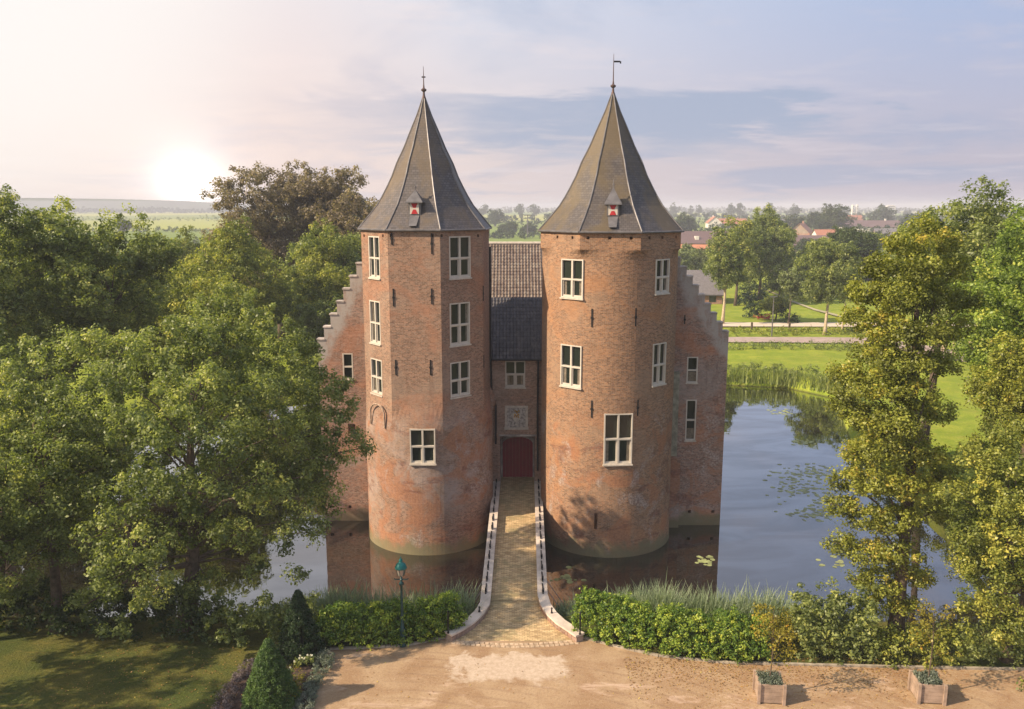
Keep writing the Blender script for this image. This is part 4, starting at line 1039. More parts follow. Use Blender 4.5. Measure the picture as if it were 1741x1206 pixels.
# ------------------------------------------------------------------ clipped yew cones
def yew(base, h_, r_, label, mat, seed, n=520):
    rng = np.random.default_rng(seed); b0 = Vector(base); root = empty('yew_cone', b0, label=label, cat='topiary', group='clipped yew cones')
    m = MB(); m.tube([b0 - Vector((0, 0, .2)), b0 + Vector((0, 0, h_ * .8))], [.12, .03], 7); m.build('trunk', M_BARK, root)
    k = n; f = rng.random(k) ** 1.35; th = rng.random(k) * 6.28
    rr = r_ * np.clip(1.0 - f, .0, 1) ** .8 * (.86 + .14 * rng.random(k)); rr *= np.where(f < .06, .93, 1.0)
    C = np.stack([b0.x + rr * np.cos(th), b0.y + rr * np.sin(th), f * (h_ - .12) + .08], 1)
    Cin = C.copy(); Cin[:, :2] = np.array([b0.x, b0.y]) + (Cin[:, :2] - np.array([b0.x, b0.y])) * .62
    C = np.concatenate([C, Cin]); T = np.clip(.45 + .2 * rng.normal(size=len(C)), 0, 1)
    V, T = leafquads(C, np.full(len(C), .15), 62, .062, rng, T, aspect=.45)
    link('foliage', quads_mesh('foliage', V, T), mat, root); return root
b1 = gp(503, 1132); yew((b1.x, b1.y + .9, 0), yp(500, 1005, b1.y + .9).z, 1.12, 'tall dark clipped yew cone behind the lighter one beside the flower bed', L_YEW, 21)
b2 = gp(450, 1222); yew((b2.x, b2.y + .9, 0), yp(447, 1089, b2.y + .9).z, 1.18, 'lighter green clipped yew cone in front at the lawn edge', L_YEW2, 22, 620)

# ------------------------------------------------------------------ hedges, shrubs, bed plants, reeds
def gpx(l, z=0): return [tuple(gp(x, y, z).xy) for x, y in l]
shrub('hedge', 'bright green leafy hedge left of the bridge behind the lamp post', 'hedge', gpx([(545, 1092), (620, 1088), (700, 1084), (745, 1074), (775, 1062)]), 1.9, 1.6, .11, L_HEDGE, per=30, clump=.19, jitter=.12, dens=70, seed=31, group='hedges on the moat bank')
shrub('hedge', 'bright green leafy hedge right of the bridge along the gravel', 'hedge', gpx([(985, 1068), (1040, 1080), (1120, 1098), (1220, 1108), (1300, 1112)]), 2.2, 1.75, .11, L_HEDGE, per=30, clump=.19, jitter=.12, dens=70, seed=32, group='hedges on the moat bank')
shrub('shrub', 'dark green shrubbery at the foot of the big trees beside the lawn', 'shrub', gpx([(355, 1085), (440, 1090), (545, 1086)]), 1.9, 2.0, .14, L_OAK, per=34, dens=16, seed=33)
shrub('shrub', 'yellowing shrub behind the left planter at the hedge end', 'shrub', gpx([(1285, 1100), (1345, 1104)]), 1.6, 2.0, .13, L_YEL, per=26, dens=16, seed=34)
shrub('shrub', 'tall mid green bush on the bank right of the yellowing shrub', 'shrub', gpx([(1345, 1106), (1400, 1106), (1475, 1110)]), 2.5, 3.1, .15, L_OAK, per=34, dens=17, seed=35)
shrub('shrub', 'low mixed green and yellow shrubs between the trees by the right planter', 'shrub', gpx([(1480, 1118), (1560, 1122), (1640, 1124)]), 1.7, 1.5, .13, L_LIME, per=30, dens=16, seed=36)
shrub('shrub', 'dark green undergrowth under the yellow green tree at the far right', 'shrub', gpx([(1630, 1124), (1741, 1126), (1830, 1128)]), 1.7, 1.5, .13, L_OAK, per=30, dens=14, seed=37)
shrub('shrub', 'light green shoots poking into the gravel at the right border', 'shrub', gpx([(1722, 1170), (1760, 1176)]), .5, .6, .12, L_LIME, per=16, dens=14, seed=38)
shrub('undergrowth', 'dark undergrowth at the left edge of the lawn under the trees', 'undergrowth', gpx([(-60, 1062), (60, 1066), (180, 1070), (290, 1074), (370, 1082)]), 2.2, 1.9, .15, L_DARK, per=30, dens=13, seed=39, kind='stuff')
shrub('lavender_border', 'silvery green lavender border along the gravel beside the bed', 'border plants', gpx([(556, 1118), (545, 1150), (528, 1180), (515, 1215)]), .75, .42, .06, L_SILV, per=46, clump=.13, dens=75, seed=40)
shrub('heather_border', 'mauve grey heather border between lawn and yew cones', 'border plants', gpx([(430, 1128), (405, 1160), (385, 1190), (372, 1225)]), .7, .4, .06, L_PURP, per=40, clump=.13, dens=60, seed=41)
shrub('bed_plants', 'yellow green perennials between the yew cones and lavender', 'plants', gpx([(495, 1150), (500, 1175), (492, 1205)]), .9, .65, .09, L_YEL, per=18, clump=.16, dens=26, seed=42)
for (x, y, lab) in ((508, 1136, 'left bunch of white flowers below the dark yew cone'), (526, 1132, 'right bunch of white flowers below the dark yew cone'), (490, 1156, 'small white flowers beside the lighter yew cone')):
    q = gp(x, y + 4); r0_ = empty('flower_clump', (q.x, q.y, 0), label=lab, cat='flowers', group='white flowers in the bed')
    rng = np.random.default_rng(x); k = 12; C = np.stack([q.x + rng.normal(size=k) * .13, q.y + rng.normal(size=k) * .12, .2 + .3 * rng.random(k)], 1)
    V, T = leafquads(C, np.full(k, .12), 16, .09, rng, rng.random(k)); link('foliage', quads_mesh('foliage', V, T), L_OAK, r0_)
    C = np.stack([q.x + rng.normal(size=5) * .12, q.y + rng.normal(size=5) * .1, .52 + .08 * rng.random(5)], 1); V, T = leafquads(C, np.full(5, .045), 14, .07, rng, rng.random(5)); link('blossom', quads_mesh('blossom', V, T), L_WHITE, r0_)
rng = np.random.default_rng(50)
def reedpts(segs, n_, wd, seed, z=WATER + .3):
    rng = np.random.default_rng(seed); out = []
    for (a, b_) in zip(segs[:-1], segs[1:]):
        L = math.hypot(b_[0] - a[0], b_[1] - a[1]); k = int(n_ * L); u = rng.random(k); w_ = rng.normal(size=k) * wd * .4
        out.append(np.stack([a[0] + (b_[0] - a[0]) * u, a[1] + (b_[1] - a[1]) * u + w_, np.full(k, z)], 1))
    return np.concatenate(out)
blades('reeds', 'tall grey green reeds at the water edge left of the bridge', 'reeds', reedpts([(-13, 38.3), (-8, 38.3), (-1.9, 38.6)], 520, 1.4, 51, -.9), 1.25, .05, L_REED, 51, lean=.75)
blades('reeds', 'tall grey green reeds at the water edge right of the bridge', 'reeds', reedpts([(2.1, 38.7), (8, 38.3), (13.8, 38.0)], 520, 1.4, 52, -.9), 1.3, .05, L_REED, 52, lean=.75)
blades('reeds', 'grassy fringe along the far bank of the moat by the meadow', 'reeds', reedpts([(12, 101.3), (22, 100.3), (31, 98.3), (34.5, 96.3), (37.5, 91), (34.6, 82)], 170, 1.8, 53, -1.2), 1.25, .08, L_OAK, 53, lean=.7, hv=.6)
shrub('bank_growth', 'dark tufted growth hanging over the far bank of the moat', 'bank plants', [(12, 101.8), (22, 100.9), (32, 98.8), (35.5, 96), (38, 91), (35, 82)], 2.0, .9, .2, L_OAK, per=20, clump=.35, dens=5, seed=239, kind='stuff', jitter=.5)
shrub('bank_growth', 'rough low growth along the right bank of the moat behind the olive tree', 'bank plants', [(34.6, 80), (31.6, 71), (30.8, 60), (30.4, 50), (31.4, 41)], 1.8, 1.0, .16, L_LIME, per=24, clump=.35, dens=7, seed=240, kind='stuff', jitter=.6)
# fallen leaves on the gravel and lawn
rng = np.random.default_rng(66); k = 2600
fx = np.concatenate([rng.uniform(5, 19, k), rng.uniform(-9, 6, 120), rng.uniform(-20, -11, 500)]); fy = np.concatenate([34.0 - np.abs(rng.normal(size=k)) * 1.5, rng.uniform(30, 34.5, 120), rng.uniform(29.5, 35, 500)])
cc_ = np.stack([fx, fy, np.full(len(fx), .035)], 1); th_ = rng.random(len(fx)) * 6.28; L_ = rng.uniform(.022, .05, len(fx))
d_ = np.stack([np.cos(th_), np.sin(th_), .25 * rng.normal(size=len(fx))], 1) * L_[:, None]; e_ = np.stack([-np.sin(th_), np.cos(th_), .25 * rng.normal(size=len(fx))], 1) * L_[:, None] * .6
tag(link('fallen_leaves', quads_mesh('fallen_leaves', np.stack([cc_ - d_, cc_ - e_, cc_ + d_, cc_ + e_], 1), rng.random(len(fx))), leafmat('dry_leaves', (.17, .095, .04), (.36, .21, .07), (.5, .4, .1), .2, .1)), 'scattered dry leaves lying on the gravel and lawn', 'fallen leaves', None, 'stuff')
# lily pads
m = MB(); rng = np.random.default_rng(60)
for (px, py, sx, sy, k) in ((1385, 800, 45, 10, 70), (1370, 832, 50, 16, 80), (1390, 870, 40, 12, 80), (1330, 700, 22, 5, 30), (1370, 752, 25, 5, 30), (1200, 952, 18, 8, 26), (960, 982, 26, 9, 14), (1345, 812, 40, 14, 40), (1415, 958, 20, 8, 12)):
    for _ in range(k):
        q = gp(px + rng.normal() * sx * .6, py + rng.normal() * sy * .6, WATER + .006); r_ = rng.uniform(.10, .22); a0 = rng.random() * 6
        if q.x > XR0 or q.y < 52: m.quad([(q.x + r_ * math.cos(a0 + t * .72), q.y + r_ * math.sin(a0 + t * .72), q.z + rng.random() * .003) for t in range(8)])
tag(m.build('lily_pads', simple('lily_pad_green', (.25, .28, .12), .5, 0, .4, 2)), 'scattered water lily pads floating on the moat', 'water lilies', None, 'stuff')

# ------------------------------------------------------------------ near trees
def plobes(l):
    out = []
    for (px, py, Y, rp) in l:
        p = yp(px, py, Y); out.append((p.x, p.y, p.z, rp * zc_of(p) / F))
    return out
LF = .15
bA = gp(318, 1066)
tree('tree', 'large broadleaf tree on the bank whose branches reach over the castle wing', 'tree', (bA.x, bA.y, 0), leaf=LF, mat=L_OAK, r0=.42, seed=101, dens=1.25, nl=34,
     lobes=plobes([(330, 575, 38, 50), (270, 615, 37, 52), (390, 600, 39, 55), (450, 560, 41, 45), (210, 650, 36, 45), (330, 670, 35, 55), (420, 680, 37, 55), (500, 640, 40, 50), (560, 660, 41, 38),
                   (470, 740, 38, 50), (550, 735, 40, 45), (600, 765, 41, 30), (585, 700, 41, 28), (380, 760, 34, 50), (290, 740, 33, 50), (220, 730, 34, 45), (520, 810, 39, 42), (560, 850, 40, 28), (440, 840, 36, 45),
                   (350, 840, 33, 48), (270, 820, 32, 45), (510, 880, 38, 32), (480, 920, 37, 26), (400, 910, 35, 36), (220, 850, 32, 50), (250, 920, 31.5, 46), (200, 980, 32, 44), (260, 1010, 33, 40), (170, 910, 33, 40), (505, 975, 36.5, 16),
                   (380, 670, 41, 50), (460, 620, 43, 46), (520, 700, 43, 40), (330, 900, 36, 36), (430, 960, 37, 22), (160, 1020, 33.5, 34), (195, 1068, 32.5, 22), (310, 1010, 36, 32), (350, 980, 37, 24),
                   (400, 520, 42, 36), (350, 540, 41, 40), (300, 690, 39, 60), (400, 740, 40, 60), (460, 810, 40, 50), (300, 810, 38, 60), (250, 750, 37, 60), (515, 590, 42, 32), (545, 790, 40, 34), (540, 905, 38, 20)]))
bB = gp(98, 1072)
tree('tree', 'leafy tree with a bare pale trunk at the left end of the lawn', 'tree', (bB.x, bB.y, 0), leaf=LF, mat=L_OAK, r0=.28, seed=102, dens=1.25, nl=30, start=.45,
     lobes=plobes([(60, 660, 37, 55), (130, 700, 36, 50), (10, 720, 36, 55), (80, 770, 34, 55), (150, 800, 35, 50), (0, 820, 34, 55), (60, 860, 34, 50), (120, 870, 35, 50), (10, 920, 35, 50), (70, 930, 36, 40), (-60, 700, 37, 60), (-70, 820, 35, 60), (-60, 930, 35, 55), (20, 990, 35, 36),
                   (-20, 640, 39, 50), (180, 650, 38, 42), (150, 590, 40, 42), (90, 600, 40, 46), (220, 600, 40, 40), (60, 730, 39, 60), (110, 820, 38, 55), (0, 870, 38, 60), (140, 940, 36, 40), (-30, 1010, 36, 40)]))
tree('tree', 'tall tree standing highest at the left border against the sky', 'tree', (-38, 58, 0), crowns=[((-36.5, 58, 14.5), (7.0, 6, 8.2), 48)], leaf=.22, mat=L_OAK, r0=.5, seed=103, lr=1.8, clump=.5, sub=9)
tree('tree', 'tree with thinner reddish brown crown right of the tallest left tree', 'tree', (-30.5, 62, 0), crowns=[((-30.5, 62, 14.0), (4.8, 5, 6.4), 38)], leaf=.22, mat=L_OAK, r0=.4, seed=104, lr=1.5, clump=.5, sub=9)
tree('tree', 'yellow green tree behind the moat in the glow left of centre', 'tree', (-31, 92, 0), crowns=[((-31, 92, 9.6), (7.5, 6, 9.2), 50)], leaf=.27, mat=L_LIME, r0=.4, seed=105, lr=2.0, clump=.6, sub=7)
tree('tree', 'yellow green tree behind the moat left of the stepped gable', 'tree', (-37.5, 76, 0), crowns=[((-37.5, 76, 8.8), (6.5, 6, 8.6), 46)], leaf=.25, mat=L_LIME, r0=.4, seed=106, lr=1.9, clump=.6, sub=7)
tree('tree', 'broad light green tree directly left of the stepped gable beyond the water', 'tree', (-22.5, 101, 0), crowns=[((-22, 100, 8.8), (7.0, 6, 8.6), 50)], leaf=.27, mat=L_LIME, r0=.4, seed=107, lr=2.0, clump=.6, sub=7)
tree('tree', 'smaller tree behind the moat at the far left middle height', 'tree', (-45, 70, 0), crowns=[((-45, 70, 9), (8, 7, 9.2), 46)], leaf=.25, mat=L_OAK, r0=.4, seed=108, lr=2.0, clump=.6, sub=7)
tree('tree', 'yellowish tree behind the moat between the big branches and the glow', 'tree', (-29, 74, 0), crowns=[((-29, 76, 8.2), (6.5, 5, 8.0), 44)], leaf=.26, mat=L_LIME, r0=.35, seed=109, lr=1.9, clump=.6)
tree('tree', 'low spreading tree on the far bank seen left of the castle wall', 'tree', (-21, 97, 0), crowns=[((-19.5, 93, 5.6), (6, 4.5, 5.8), 38)], leaf=.26, mat=L_OAK, r0=.3, seed=110, lr=1.8, clump=.6)
tree('tree', 'dense tree on the left bank in front of the tallest left tree', 'tree', (-35.5, 47, 0), crowns=[((-34, 47, 8.4), (6, 6, 7.6), 46)], leaf=.22, mat=L_OAK, r0=.4, seed=111, lr=1.7, clump=.5)
tree('tree', 'tree standing on the lawn outside the left border, shading it', 'tree', (-28.5, 26, 0), crowns=[((-28.5, 26, 8.6), (5.2, 5, 6.4), 30)], leaf=.2, mat=L_OAK, r0=.35, seed=112, lr=1.6, clump=.5, dens=.4)
tree('tree', 'second tree outside the left border nearer the moat, shading the lawn', 'tree', (-29.5, 34, 0), crowns=[((-29, 33, 9.0), (5.0, 4, 6.4), 30)], leaf=.2, mat=L_OAK, r0=.35, seed=113, lr=1.6, clump=.5, dens=.4)
tree('tree', 'bushy tree filling the gap between the two near left trees', 'tree', (-25.5, 37.4, 0), crowns=[((-23.5, 40.5, 5.6), (4.6, 2.6, 5.0), 34)], leaf=.16, mat=L_OAK, r0=.25, seed=114, lr=1.4, clump=.42, dens=1.1)
for i, (px, top, Y, rx, lab) in enumerate(((245, 388, 128, 6.5, 'low rounded tree at the edge of the bright field in the glow'), (330, 396, 135, 6.0, 'low hazy tree directly under the bright sun at the field edge'), (395, 410, 128, 5.0, 'small bush like tree between the sun and the tall brownish trees'))):
    q = yp(px, top, Y); tree('tree', lab, 'tree', (q.x, Y, 0), crowns=[((q.x, Y, q.z / 2 + .5), (rx, rx * .8, q.z / 2 + .3), 34)], leaf=.34, mat=L_LIME, r0=.3, seed=170 + i, lr=1.9, clump=.7)
# tall dark group behind the left tower
for i, (px, top, Y, rx, lab, mt) in enumerate(((440, 262, 122, 7.5, 'tall dark tree nearest the glow with gaps in its crown', L_FLARE_BROWN), (510, 272, 126, 8.5, 'tall dark rounded tree in the middle of the group behind the left tower', L_FLARE_BROWN),
                                     (572, 278, 124, 8.6, 'tall dark tree between the middle one and the left tower', L_FLARE_BROWN), (620, 300, 118, 7.8, 'dark tree partly hidden behind the left tower roof', L_FLARE_BROWN),
                                     (560, 385, 108, 6.5, 'lighter green bushy tree in front of the tall dark group', L_OAK), (615, 400, 105, 7.0, 'mid green tree touching the wall of the left tower', L_OAK))):
    q = yp(px, top, Y); z = q.z; b_z = 3 if i < 4 else 1.5
    tree('tree', lab, 'tree', (q.x + (2 if i == 0 else 0), Y, 0), crowns=[((q.x, Y, (z + b_z) / 2), (rx * 1.12, rx * .9, (z - b_z) / 2 + .4), 46 if i else 40)], leaf=.34, mat=mt, r0=.5, seed=120 + i, lr=2.2, clump=.75, dens=1.35 if i else .8)

# right side
bR = gp(1521, 1096)
tree('tree', 'tall slender olive brown tree on the right bank with layered drooping branches', 'tree', (bR.x, bR.y, 0), leaf=.13, mat=L_OLIVE, r0=.33, seed=131, dens=2.1, nl=46, clump=.36, start=.18, squash=.6, top=tuple(yp(1566, 420, 36)), droop=.5,
     lobes=plobes([(1570, 385, 36, 22), (1540, 420, 36, 34), (1600, 415, 37, 30), (1500, 455, 36, 34), (1560, 460, 35, 40), (1620, 460, 37, 32), (1475, 500, 36, 34), (1530, 510, 35, 42), (1590, 510, 36, 42), (1640, 510, 37, 26),
                   (1460, 545, 36, 28), (1510, 560, 35, 40), (1570, 570, 34.5, 40), (1625, 560, 37, 30), (1480, 600, 36, 36), (1540, 620, 34.5, 42), (1600, 620, 36, 32), (1440, 640, 36, 30), (1490, 655, 35, 40), (1555, 670, 34.5, 42),
                   (1430, 680, 36, 26), (1470, 710, 35.5, 38), (1530, 720, 34.5, 42), (1590, 700, 36.5, 32), (1500, 765, 35, 40), (1560, 770, 35, 40), (1460, 770, 36, 30), (1440, 820, 36, 30), (1490, 820, 35, 40), (1550, 830, 35, 40), (1600, 800, 36.5, 26),
                   (1425, 860, 36, 26), (1470, 880, 35.5, 36), (1530, 885, 35, 38), (1590, 870, 36, 26), (1430, 925, 36, 26), (1475, 940, 35.5, 34), (1530, 945, 35, 36), (1500, 990, 35.5, 34), (1555, 985, 35.5, 28), (1460, 985, 36, 22), (1530, 1025, 35.5, 26), (1490, 1030, 35.5, 20)]))
bS = gp(1712, 1124)
tree('tree', 'yellow green tree at the lower right border hanging over the gravel', 'tree', (bS.x, bS.y, 0), leaf=.13, mat=L_LIME, r0=.25, seed=132, dens=1.4, nl=30, clump=.36, top=tuple(yp(1712, 790, 34)),
     lobes=plobes([(1710, 740, 34, 32), (1660, 790, 34, 34), (1730, 800, 33, 40), (1640, 850, 34, 30), (1690, 860, 33, 42), (1740, 880, 32.5, 42), (1655, 910, 33.5, 38), (1715, 930, 32.5, 42), (1640, 960, 34, 28), (1680, 985, 33, 42), (1740, 990, 32.5, 44), (1655, 1020, 33.5, 32),
                   (1700, 1045, 33, 36), (1745, 1070, 32.5, 36), (1690, 780, 35, 40), (1780, 760, 34, 45), (1800, 860, 33, 50), (1790, 980, 33, 50), (1700, 1085, 33, 18), (1720, 840, 35, 50), (1700, 950, 35, 50)]))
tree('tree', 'tall bright green tree rising at the upper right border', 'tree', (31.5, 49, 0), crowns=[((31.8, 49, 13.6), (6.2, 5.5, 8.0), 60)], leaf=.19, mat=L_FRESH, r0=.45, seed=133, lr=1.7, clump=.5, sub=10)
tree('tree', 'dark green tree behind the olive one on the right skyline', 'tree', (33, 64, 0), crowns=[((35, 64, 15.2), (6.0, 5.0, 5.4), 48)], leaf=.23, mat=L_OAK, r0=.45, seed=134, lr=1.8, clump=.55, sub=9)
tree('tree', 'brownish green tree below the bright one at the right border', 'tree', (29.5, 43, 0), crowns=[((29.0, 43, 9.6), (4.2, 4, 4.8), 40)], leaf=.16, mat=L_OLIVE, r0=.3, seed=135, lr=1.3, clump=.4, sub=13)
tree('tree', 'green tree leaning over the water behind the olive trunk', 'tree', (24.5, 36.8, 0), crowns=[((23.9, 37.4, 4.6), (3.4, 2.6, 3.8), 26)], leaf=.14, mat=L_OAK, r0=.22, seed=136, lr=1.1, clump=.36, sub=15)
tree('tree', 'autumn tinted tree between the bright and olive trees on the right', 'tree', (40, 60, 0), crowns=[((40, 60, 11.5), (6, 5, 8.5), 46)], leaf=.22, mat=L_OLIVE, r0=.35, seed=137, lr=1.7, clump=.5, sub=9)
av = []
for i, (px, py) in enumerate(((1604, 598), (1623, 608), (1648, 616), (1675, 636))):
    q = gp(px, py); lab = ('first', 'second', 'third', 'fourth')[i] + ' pale trunk from the left in the row beside the road'
    if i == 0: first = tree('tree', lab, 'tree', (q.x, q.y, 0), crowns=[((q.x, q.y, 8.6), (4.0, 4.0, 4.8), 26)], leaf=.28, mat=L_OLIVE, r0=.3, seed=141, lr=1.6, clump=.6, sub=8, bark=M_PALEBARK, start=.5, group='avenue trees beside the road')
    else: copy_tree(first, (q.x, q.y, 0), i * 1.9, 1.0 + .05 * i, lab)

# ------------------------------------------------------------------ middle distance on the right
def mtree(px, base_y, top_y, w_px, label, mat, seed, bark=None, bot=.18, leafk=1.0, cat='tree', k=46, group=None, name='tree'):
    q = gp(px, base_y); Y = q.y; zt_ = yp(px, top_y, Y).z; rx = w_px / 2 * 1.14 * (Y * cp + H * sp) / F; zt_ *= 1.03; zb = zt_ * bot
    return tree(name, label, cat, (q.x, Y, 0), crowns=[((q.x, Y, (zt_ + zb) / 2), (rx, rx, (zt_ - zb) / 2), k)], leaf=max(.24, Y / 480.) * leafk, mat=mat, r0=max(.18, zt_ * .018), seed=seed,
                lr=rx * .34, clump=max(.4, rx * .11), bark=bark, low=-.95, nl=14, group=group, dens=1.3)
mtree(1228, 552, 386, 62, 'tall narrow green tree right of the stepped gable by the footpath', L_OAK, 201, M_PALEBARK, .22)
mtree(1250, 520, 372, 56, 'light green tree just behind the narrow tree near the gable', L_LIME, 202)
mtree(1290, 508, 362, 108, 'largest dome shaped tree in the middle distance', L_OAK, 203, None, .14, k=60)
mtree(1402, 570, 404, 84, 'slender park tree with straight pale trunk standing before the road', L_OAK, 204, M_PALEBARK, .24)
mtree(1440, 500, 392, 92, 'dark broad tree behind the slender park tree', L_DARK, 205, None, .08, k=50)
mtree(1340, 552, 458, 36, 'small round headed tree beside the clipped dark hedge block', L_WILLOW, 206, None, .42)
mtree(1324, 506, 450, 34, 'silvery willow like tree on the garden slope', L_WILLOW, 207, None, .1)
mtree(1318, 545, 505, 44, 'low feathery light tree in the garden', L_LIME, 208, None, .2)
mtree(1432, 560, 470, 46, 'thin autumn tinted tree with pale trunk left of the olive tree', L_OLIVE, 209, M_PALEBARK, .5, k=18)
mtree(1365, 500, 420, 60, 'bushy green tree behind the silvery one', L_OAK, 210, None, .05)
mtree(1475, 500, 400, 60, 'green tree half hidden by the olive tree crown', L_OAK, 211, None, .05)
for i, (px, by, ty, wp) in enumerate(((1166, 470, 415, 40), (1195, 476, 420, 44), (1150, 478, 425, 40))):
    mtree(px, by, ty, wp, ('pale willow closest to the right tower roof', 'pale willow right of the other two beside the stepped gable', 'pale willow half hidden by the right tower wall')[i], L_WILLOW, 220 + i, None, .05, group='pale pollard willows')
shrub('hedge', 'dark clipped hedge block in the garden beyond the road, upper one', 'hedge', gpx([(1252, 519), (1300, 518)]), 3.0, 2.6, .3, L_YEW, per=24, clump=.5, dens=3, seed=231, group='clipped garden hedges')
shrub('hedge', 'dark clipped hedge with red flowers in front of it', 'hedge', gpx([(1264, 541), (1310, 540)]), 1.6, 2.6, .25, L_YEW, per=26, clump=.4, dens=5, seed=232, group='clipped garden hedges')
shrub('hedge', 'dark square hedge block right of the red flowers', 'hedge', gpx([(1325, 550), (1359, 550)]), 1.6, 1.9, .22, L_YEW, per=26, clump=.4, dens=6, seed=233, group='clipped garden hedges')
shrub('flower_bush', 'red flowering bush in front of the dark clipped hedge', 'flowers', gpx([(1284, 544), (1310, 543)]), 1.2, 1.0, .22, L_PINK, per=18, clump=.3, dens=6, seed=234)
shrub('verge_plants', 'rough flowering verge between the road and the footpath', 'verge', gpx([(1190, 567), (1300, 567), (1400, 567), (1520, 567)]), 6, .7, .25, L_OLIVE, per=16, clump=.5, dens=1.6, seed=235, kind='stuff')
shrub('ditch_plants', 'rough green ditch growth between the meadow and the road', 'ditch plants', gpx([(1190, 592), (1300, 592), (1400, 592), (1560, 596)]), 4.5, .8, .22, L_OAK, per=16, clump=.5, dens=2.2, seed=236, kind='stuff')
shrub('garden_shrubs', 'low dark shrubs on the garden slope left of the silvery tree', 'shrub', gpx([(1262, 500), (1300, 497)]), 4, 2.2, .35, L_DARK, per=20, clump=.6, dens=1.6, seed=237)
shrub('garden_shrubs', 'russet shrubs along the garden path on the slope', 'shrub', gpx([(1300, 492), (1345, 505), (1385, 516)]), 3, 2.0, .35, L_OLIVE, per=20, clump=.6, dens=1.2, seed=238)
# marker posts of the footpath
for i, px in enumerate((1278, 1342, 1467)):
    q = gp(px, 560); m = MB(); m.box(-.14, .14, -.14, .14, 0, 1.1, Matrix.Translation((q.x, q.y, 0))); m.lathe((q.x, q.y, 1.1), [(.19, 0), (.02, .12)], 4, rot=math.pi / 4)
    tag(m.build('bollard', M_BARK), ('short wooden post by the footpath nearest the castle', 'short wooden post beside the small round headed tree', 'short wooden post near the olive tree at the footpath')[i], 'post', 'wooden posts by the footpath')

# ------------------------------------------------------------------ houses and far things
M_PLASTER = simple('white_plaster', (.70, .66, .62), .8, 0, .08, .5)
def house(px, base_y, w_m, d_m, wall_h, roof_h, label, roof, wall, rz=0.0, wins=3, chimney=True, dormers=0, cat='house', name='house'):
    q = gp(px, base_y); root = empty(name, (q.x, q.y, 0), label=label, cat=cat); Mx = Matrix.Translation((q.x, q.y, 0)) @ Matrix.Rotation(rz, 4, 'Z')
    m = MB(); m.box(-w_m / 2, w_m / 2, -d_m / 2, d_m / 2, -.2, wall_h, Mx)
    for s in (-1, 1): m.quad([Mx @ Vector(v) for v in ((s * w_m / 2, -d_m / 2, wall_h), (s * w_m / 2, d_m / 2, wall_h), (s * w_m / 2, 0, wall_h + roof_h * .97))])
    m.build('wall', wall, root)
    m = MB(); e = .5; z0 = wall_h - .25
    for s in (-1, 1):
        a = [Vector((-w_m / 2 - e, s * (d_m / 2 + e), z0)), Vector((w_m / 2 + e, s * (d_m / 2 + e), z0)), Vector((w_m / 2 + e, 0, wall_h + roof_h)), Vector((-w_m / 2 - e, 0, wall_h + roof_h))]
        L = (a[3] - a[0]).length; m.quad([Mx @ v for v in a], [(0, 0), (w_m, 0), (w_m, L), (0, L)])
        b_ = [v - Vector((0, 0, .25)) for v in a]; m.quad([Mx @ v for v in reversed(b_)])
        for i in range(4): m.quad([Mx @ a[i], Mx @ b_[i], Mx @ b_[(i + 1) % 4], Mx @ a[(i + 1) % 4]])
    rf = m.build('roof', roof, root)
    if chimney: m = MB(); m.box(w_m * .25 - .5, w_m * .25 + .5, -.5, .5, wall_h + roof_h * .6, wall_h + roof_h + 1.2, Mx); m.build('chimney', wall, rf)
    for i in range(dormers):
        x = -w_m * .35 + w_m * .7 * (i / max(1, dormers - 1)); m = MB(); yb = -d_m * .33; zb = wall_h + roof_h * .25
        m.box(x - .9, x + .9, yb - .6, yb + 2.2, zb, zb + 1.7, Mx); m.build('dormer', M_PLASTER, rf)
    for i in range(wins):
        x = -w_m / 2 + w_m * (i + .5) / wins
        for z in ([wall_h * .5] if wall_h < 4 else [wall_h * .27, wall_h * .75]):
            m = MB(); m.box(x - .7, x + .7, -d_m / 2 - .06, -d_m / 2 - .02, z - .7, z + .7, Mx); m.build('window', M_GLASS, root)
    return root
house(1180, 424, 44, 12, 3.2, 5.2, 'long low house with purple brown roof and white dormers behind the willows', M_ROOFS[0], M_HOUSE, R(3), 8, True, 3)
house(1188, 440, 26, 8, 1.8, 3.6, 'low red tiled roof sloping down in front of the dormered house', M_ROOFS[1], M_HOUSE, R(-22), 4, False)
house(1172, 512, 12, 10, 2.2, 4.4, 'grey brown roofed house showing above the stepped gable', M_ROOFS[2], M_HOUSE, R(-4), 3, False)
house(1378, 428, 30, 12, 3.4, 3.8, 'long purple brown roofed terrace between the middle distance trees', M_ROOFS[0], M_HOUSE, R(-2), 7, True, 2)
house(1362, 408, 14, 12, 4.0, 5.8, 'house with bright orange tiled roof above the terrace', M_ROOFS[1], M_HOUSE, R(60), 3)
house(1413, 410, 20, 9, 3.4, 3.2, 'pinkish roofed house right of the orange roofed one', M_ROOFS[1], M_PLASTER, R(3), 4)
house(1213, 388, 18, 12, 5.0, 5.4, 'white gabled house with red roof near the horizon', M_ROOFS[1], M_PLASTER, R(85), 3)
house(1240, 388, 30, 12, 4.0, 4.6, 'row of red roofed houses beside the white gable', M_ROOFS[1], M_HOUSE, R(4), 6)
house(1478, 396, 44, 14, 4.6, 4.6, 'long grey purple roofed building near the horizon on the right', M_ROOFS[0], M_PLASTER, R(-3), 9)
house(1447, 382, 22, 12, 5.0, 5.0, 'small bright orange roof below the white towers', M_ROOFS[1], M_HOUSE, R(10), 3)
house(1327, 392, 14, 10, 7.0, 2.0, 'yellow painted building among the far trees', M_ROOFS[2], simple('yellow_plaster', (.62, .44, .12), .8), R(5), 4)
house(1345, 468, 12, 10, 5.4, 1.0, 'flat white house hidden behind the silvery trees', M_ROOFS[2], M_PLASTER, R(-8), 3, False)
